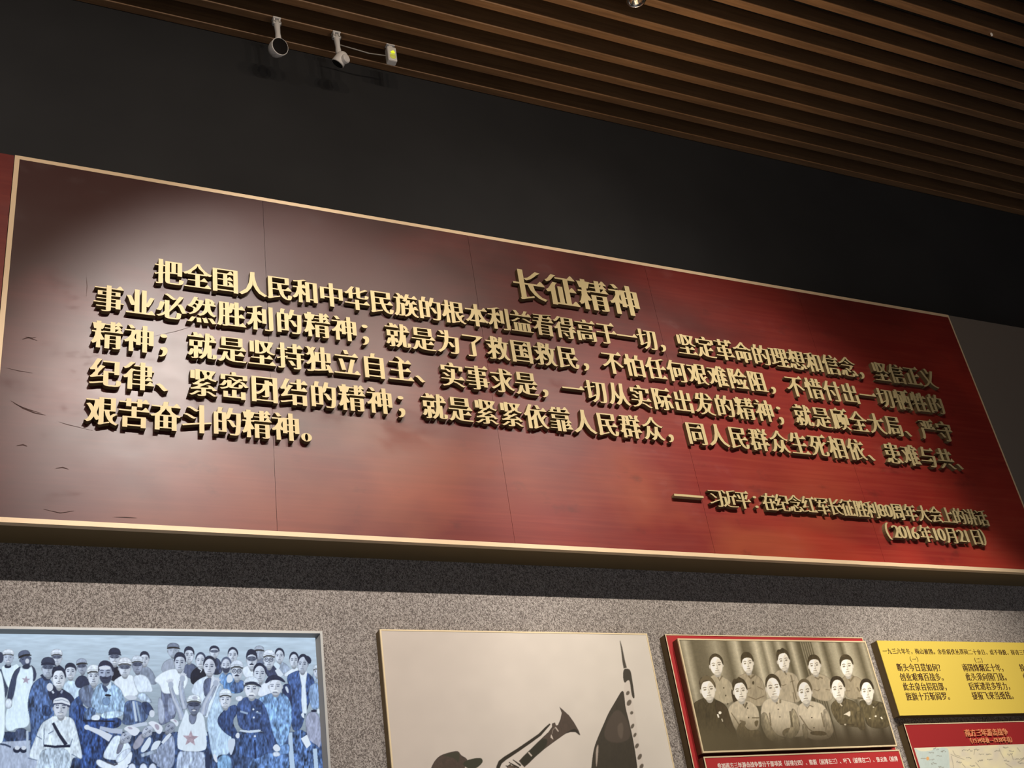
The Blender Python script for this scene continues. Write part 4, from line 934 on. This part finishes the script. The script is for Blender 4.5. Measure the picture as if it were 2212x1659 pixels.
    for v in (1035, 1140): c.ell(*E((1412 + (v - 1035) * .2, v))[0], 2, 1.4, (120, 108, 84))
    H_(E, 1340, 730, 195, 310, top='hairside', look=.25)
    c.fill(F((260, 1040), (300, 960), (400, 920), (500, 920), (640, 970), (700, 1100), (780, 1340), (700, 1460), (420, 1460), (340, 1300), (290, 1140)), (196, 184, 157), fold=.06)
    c.fill(F((610, 1060), (680, 1010), (760, 1260), (780, 1360), (680, 1440), (640, 1260)), (168, 156, 130), fold=.2); c.fill(F((330, 1200), (420, 1300), (420, 1460), (350, 1440)), (162, 151, 124), fold=.24)
    c.fill(F((440, 1340), (600, 1330), (680, 1360), (660, 1400), (460, 1390)), (96, 84, 60), fold=.2); ed(F, ((380, 980), (410, 1020), (440, 980), (490, 1000)), 2.4); ed(F, ((300, 1120), (420, 1300), (480, 1340)), 2.4); ed(F, ((600, 1080), (640, 1280)), 2.6)
    for q in ((470, 1150), (500, 1290)): c.ell(*F(q)[0], 1.5, 1.5, dk)
    H_(F, 372, 790, 190, 310, top='bald', topc=(104, 92, 68), look=0)
    c.fill(F((720, 980), (800, 900), (940, 880), (1080, 930), (1180, 1080), (1210, 1300), (1080, 1280), (860, 1260), (760, 1120)), (94, 84, 60), fold=.22)
    c.fill(F((1060, 1080), (1160, 1040), (1220, 1280), (1180, 1340), (1090, 1280)), (92, 82, 58), fold=.25); ed(F, ((860, 1240), (1060, 1250)), 3, (66, 58, 40))
    c.fill(F((895, 1110), (940, 1090), (1000, 1050), (1005, 1110), (990, 1140), (950, 1110)), (220, 210, 184)); c.ell(*F((930, 1245))[0], 2.4, 1.8, (226, 216, 190)); c.line(F((860, 960), (890, 990)), 3, (196, 184, 156)); ed(F, ((880, 930), (940, 880)), 4, (70, 60, 42))
    H_(F, 828, 750, 185, 300, top='hair', hl=.42, topc=(64, 54, 38), look=0)
    c.fill(F((1100, 920), (1240, 900), (1340, 920), (1470, 940), (1520, 1100), (1560, 1300), (1240, 1300), (1180, 1100)), (86, 77, 54), fold=.25)
    ed(F, ((1300, 960), (1340, 1000), (1400, 940)), 3, (60, 52, 36)); c.ell(*F((1350, 1130))[0], 2.2, 2.2, (226, 216, 190)); c.line(F((1420, 1140), (1445, 1170)), 3, (226, 216, 190)); c.ell(*F((1270, 1160))[0], 1.5, 1.3, (206, 196, 168)); c.line(F((1310, 1000), (1330, 1010)), 2.4, (206, 196, 168))
    H_(F, 1232, 780, 170, 290, top='hair', hl=.42, topc=(58, 49, 34), look=0)
    # dark fade of the old print along its lower edge
    v = np.clip((Y - (1546 + (X - 1500) * .022)) / 52, 0, 1)[..., None]; v = np.clip(v * 1.1, 0, 1) ** .8 * .93
    xx = np.clip((X - 1500) / 440, 0, 1)[..., None]; dkc = (np.array((98, 88, 64)) * (1 - xx) + np.array((58, 48, 34)) * xx) / 255.
    hold = np.clip(1 - np.abs(X - (1690 + (Y - 1560) * .25)) / 90, 0, 1)[..., None]; v = v * (1 - .55 * hold * np.clip((1612 - Y) / 50, 0, 1)[..., None])
    c.a = c.a * (1 - v) + dkc.astype(np.float32) * v
    return c

# ---- 4. the map
def paint_map():
    c = Canvas(1960, 1600, 2290, 1740, 2.0, 12); K = crop(1960, 1560, 8.778)
    c.a[:] = np.array((221, 213, 186)) / 255.; t = c.fbm([(24, 1), (10, .6)])
    c.a *= (1 + .045 * t)[..., None]; c.a[..., 2] *= (1 - .05 * t)
    c.fill(K((120, 470), (400, 500), (520, 490), (770, 470), (790, 620), (830, 1300), (300, 1300), (190, 620)), (193, 208, 204), fold=.02)
    c.fill(K((110, 465), (500, 480), (480, 540), (260, 560), (180, 520)), (224, 222, 196)); c.ell(*K((385, 690))[0], 3.2, 4, (222, 170, 110), soft=2)
    for pts in (((820, 610), (940, 660), (1080, 710)), ((860, 540), (900, 620), (1000, 650)), ((830, 640), (860, 760), (880, 900)), ((1740, 500), (1780, 600), (1830, 690)), ((1280, 520), (1260, 620)), ((1290, 760), (1380, 870)), ((1860, 780), (1990, 860)), ((1980, 620), (2010, 720)), ((2080, 480), (2140, 560)), ((250, 690), (350, 690)), ((2090, 760), (2210, 700)), ((1040, 790), (1100, 860))):
        c.line(K(*pts), .9, (150, 142, 124))
    r = np.random.default_rng(2)
    for u, v in ((540, 510), (450, 580), (600, 640), (680, 555), (460, 710), (500, 780), (640, 850), (1080, 530), (1180, 540), (1310, 520), (1400, 610), (1540, 610), (1160, 680), (1380, 725), (980, 760), (1560, 710), (1230, 830), (1700, 545), (1860, 480), (1970, 550), (1880, 740), (2080, 700), (2150, 780), (2190, 690), (1940, 610)):
        for q in range(4): c.line(K((u - 45 + q * 26, v + r.normal(0, 8)), (u - 28 + q * 26, v + r.normal(0, 12))), 1.7, (122, 120, 108), alpha=.8)
    return c

# ------------------------------------------------------------------ exhibits on the lower wall
PF = 1.215
GAIN_BUG, GAIN_PHOTO, GAIN_MAP = (0.98, 1, 1.02), (1.10, 1.13, 1.20), (1, 1, 1)
tv = empty('display_screen', V(2.2, YW, -16.6), 'lit display screen with a bluish crowd of uniformed people, silver bezel, at the lower left', 'display screen')
tx0, tx1, tz0, tz1 = -4.6, 6.90, -17.2, -10.76
boxes('bezel', [(tx0, tx1, PF, YW - 0.004, tz1 - 0.075, tz1), (tx0, tx1, PF, YW - 0.004, tz0, tz0 + 0.075), (tx0, tx0 + 0.075, PF + 0.001, YW - 0.004, tz0 + .075, tz1 - .075), (tx1 - 0.075, tx1, PF + 0.001, YW - 0.004, tz0 + .075, tz1 - .075)], M['silver'], tv)
bi = bmesh.new(); q = 0.155
for (a, b) in (((tx0 + .075, tz0 + .075), (tx1 - .075, tz0 + .075)), ((tx1 - .075, tz0 + .075), (tx1 - .075, tz1 - .075)), ((tx1 - .075, tz1 - .075), (tx0 + .075, tz1 - .075)), ((tx0 + .075, tz1 - .075), (tx0 + .075, tz0 + .075))):
    mx, mz = (tx0 + tx1) / 2, (tz0 + tz1) / 2
    def inn(p): return (p[0] + (q if p[0] < mx else -q) * .75, p[1] + (q if p[1] < mz else -q) * .55)
    ia, ib = inn(a), inn(b); bi.faces.new([bi.verts.new(V(a[0], PF + .03, a[1])), bi.verts.new(V(b[0], PF + .03, b[1])), bi.verts.new(V(ib[0], 1.41, ib[1])), bi.verts.new(V(ia[0], 1.41, ia[1]))])
from_bm('inner_bezel', bi, M['bezel_in'], tv)
print_mesh('screen', tx0 + .1, tx1 - .1, tz0 + .1, tz1 - .1, 1.4, 800, 460, paint_screen(), H_SCREEN, M['screen'], tv)
box('back_shell', (tx0 + .08, tx1 - .08, 1.42, YW - .004, tz0 + .08, tz1 - .08), M['dark'], tv)

bg = empty('bugler_picture', V(13.78, YW, -17.6), 'large pale picture of a bugler in a cap beside a dark flag, thin gold edge', 'picture')
bx0, bx1, bz0, bz1 = 8.79, 18.78, -17.6, -10.67
print_mesh('print', bx0 + .05, bx1 - .05, bz0 + .05, bz1 - .05, PF, 640, 440, paint_bugler(), H_FRONT, M['bugle_print'], bg, GAIN_BUG)
t = .05
boxes('edge_trim', [(bx0, bx1, PF - .008, PF + .06, bz1 - t, bz1), (bx0, bx1, PF - .008, PF + .06, bz0, bz0 + t), (bx0, bx0 + t, PF - .007, PF + .06, bz0 + t, bz1 - t), (bx1 - t, bx1, PF - .007, PF + .06, bz0 + t, bz1 - t)], M['thin_gold'], bg)
box('side_casing', (bx0 + .003, bx1 - .003, PF + .06, YW - .004, bz0 + .003, bz1 - .003), M['side'], bg)

def trims(x0, x1, z0, z1, y, t): return [(x0, x1, y - .008, y + .05, z1 - t, z1), (x0, x1, y - .008, y + .05, z0, z0 + t), (x0, x0 + t, y - .007, y + .05, z0 + t, z1 - t), (x1 - t, x1, y - .007, y + .05, z0 + t, z1 - t)]
rp = empty('backing_board', V(24.1, YW, -17.5), 'red backing panel behind the old group photograph, gold edged with bronze sides', 'panel')
box('face', (19.53, 28.62, PF, PF + .05, -17.5, -10.69), M['bright_red'], rp)
boxes('edge_trim', trims(19.53, 28.62, -17.5, -10.69, PF - .004, .035), M['thin_gold'], rp)
box('side_casing', (19.534, 28.616, PF + .05, YW - .004, -17.497, -10.693), M['side'], rp)
gx0, gx1, gz0, gz1 = 19.775, 28.38, -14.995, -10.97
gph = empty('group_photograph', V(24.1, PF, gz0), 'framed sepia group photograph of five standing and six seated men before a curtain', 'photograph')
print_mesh('print', gx0 + .05, gx1 - .05, gz0 + .05, gz1 - .05, .86, 560, 400, paint_group(), H_PHOTO, M['photo_print'], gph, GAIN_PHOTO)
boxes('frame_trim', trims(gx0, gx1, gz0, gz1, .855, .055), M['thin_gold'], gph)
M['brown_side'] = mat('brown_frame_side', (0.16, 0.06, 0.03), 0.5)
box('side_casing', (gx0 + .003, gx1 - .003, .9, PF - .014, gz0 + .003, gz1 - .003), M['brown_side'], gph)
cp = empty('caption_plate', V(24.1, PF, -17.2), 'bright red caption plate with white lettering directly under the sepia group photograph', 'caption plate')
box('face', (19.76, 28.41, .86, .91, -17.2, -15.12), M['bright_red'], cp)
boxes('edge_trim', trims(19.76, 28.41, -17.2, -15.12, .855, .045), M['thin_gold'], cp)
box('side_casing', (19.763, 28.407, .91, PF - .014, -17.197, -15.123), M['brown_side'], cp)

def text_geo(items, y, **kw):
    """items: (text, x, z, pitch, size_x, size_z) printed flat on a plane y"""
    va, fa = [], []
    for text, x, z, pitch, sx, sz in items:
        cx = x
        for ch in text:
            half = ord(ch) < 0x2000
            if half: cx -= pitch * .22
            if ch != ' ': glyph_geo(ch, cx, z, sx, sz, y, kw.get('depth', 0), va, fa, dx=kw.get('dx', .02), dy=kw.get('dy', -.004))
            cx += pitch * (.78 if half else 1.0) if half else pitch
            if half: cx -= 0.0
    return va, fa
def lettering(name, items, y, material, parent, **kw):
    va, fa = text_geo(items, y, **kw); me = geo_mesh(name, va, fa)
    me.transform(Matrix.Translation(Vector((0, 0, Z0)) - Vector(parent.location)))
    return link_mesh(name, me, material, parent)
cpt = '参加南方三年游击战争部分干部项英（前排左四）、陈毅（前排左三）、叶飞（前排左二）、张云逸（前排'
lettering('lettering', [(cpt, 20.33, -15.44, 7.8 / (len(cpt) - 1), .165, .20), ('左六）等人合影。', 20.33, -15.72, 7.8 / (len(cpt) - 1), .165, .20)], .858, M['white_ink'], cp, dx=.03, dy=0.005)

ys = empty('yellow_sign', V(33, YW, -13.78), 'yellow sign printed with columns of brown verse, at the lower right', 'sign')
box('face', (29.305, 39.4, PF, PF + .03, -13.76, -10.8), M['yellow'], ys)
box('side_casing', (29.308, 39.397, PF + .03, YW - .004, -13.757, -10.803), M['side'], ys)
L = '一九三六年冬，梅山被围。余伤病伏丛莽间二十余日，虑不得脱，得诗三首留衣底。'
it = [(L, 29.54, -11.23, .2386, .215, .25), ('（一）', 30.68, -11.55, .24, .2, .23), ('（二）', 34.13, -11.58, .24, .2, .23), ('（三）', 37.4, -11.6, .24, .2, .23)]
for x, ls in ((30.045, ('断头今日意如何？', '创业艰难百战多。', '此去泉台招旧部，', '旌旗十万斩阎罗。')), (33.49, ('南国烽烟正十年，', '此头须向国门悬。', '后死诸君多努力，', '捷报飞来当纸钱。')), (36.68, ('投身革命即为家，', '血雨腥风应有涯。', '取义成仁今日事，', '人间遍种自由花。'))):
    for k, l in enumerate(ls): it.append((l, x, -11.885 - .383 * k, .3035, .29, .345))
lettering('lettering', it, PF - .004, M['ink'], ys, dx=.034)

mp = empty('map_board', V(33, YW, -17.6), 'deep red board with raised orange title above a pale map, under the yellow sign', 'map board')
box('face', (29.36, 39.4, PF, PF + .05, -17.6, -14.08), M['deep_red'], mp)
boxes('edge_trim', trims(29.36, 39.4, -17.6, -14.08, PF - .004, .035), M['thin_gold'], mp)
box('side_casing', (29.363, 39.397, PF + .05, YW - .004, -17.597, -14.083), M['side'], mp)
print_mesh('map', 29.5, 39.1, -17.5, -14.985, PF - .003, 420, 200, paint_map(), H_FRONT, M['map_print'], mp, GAIN_MAP)
lettering('title_lettering', [('南方三年游击战争', 32.40, -14.50, .287, .27, .30), ('（1934年秋—1938年春）', 32.40, -14.80, .215, .19, .235)], PF - .05, M['orange_letter'], mp, depth=.05, dx=.03)
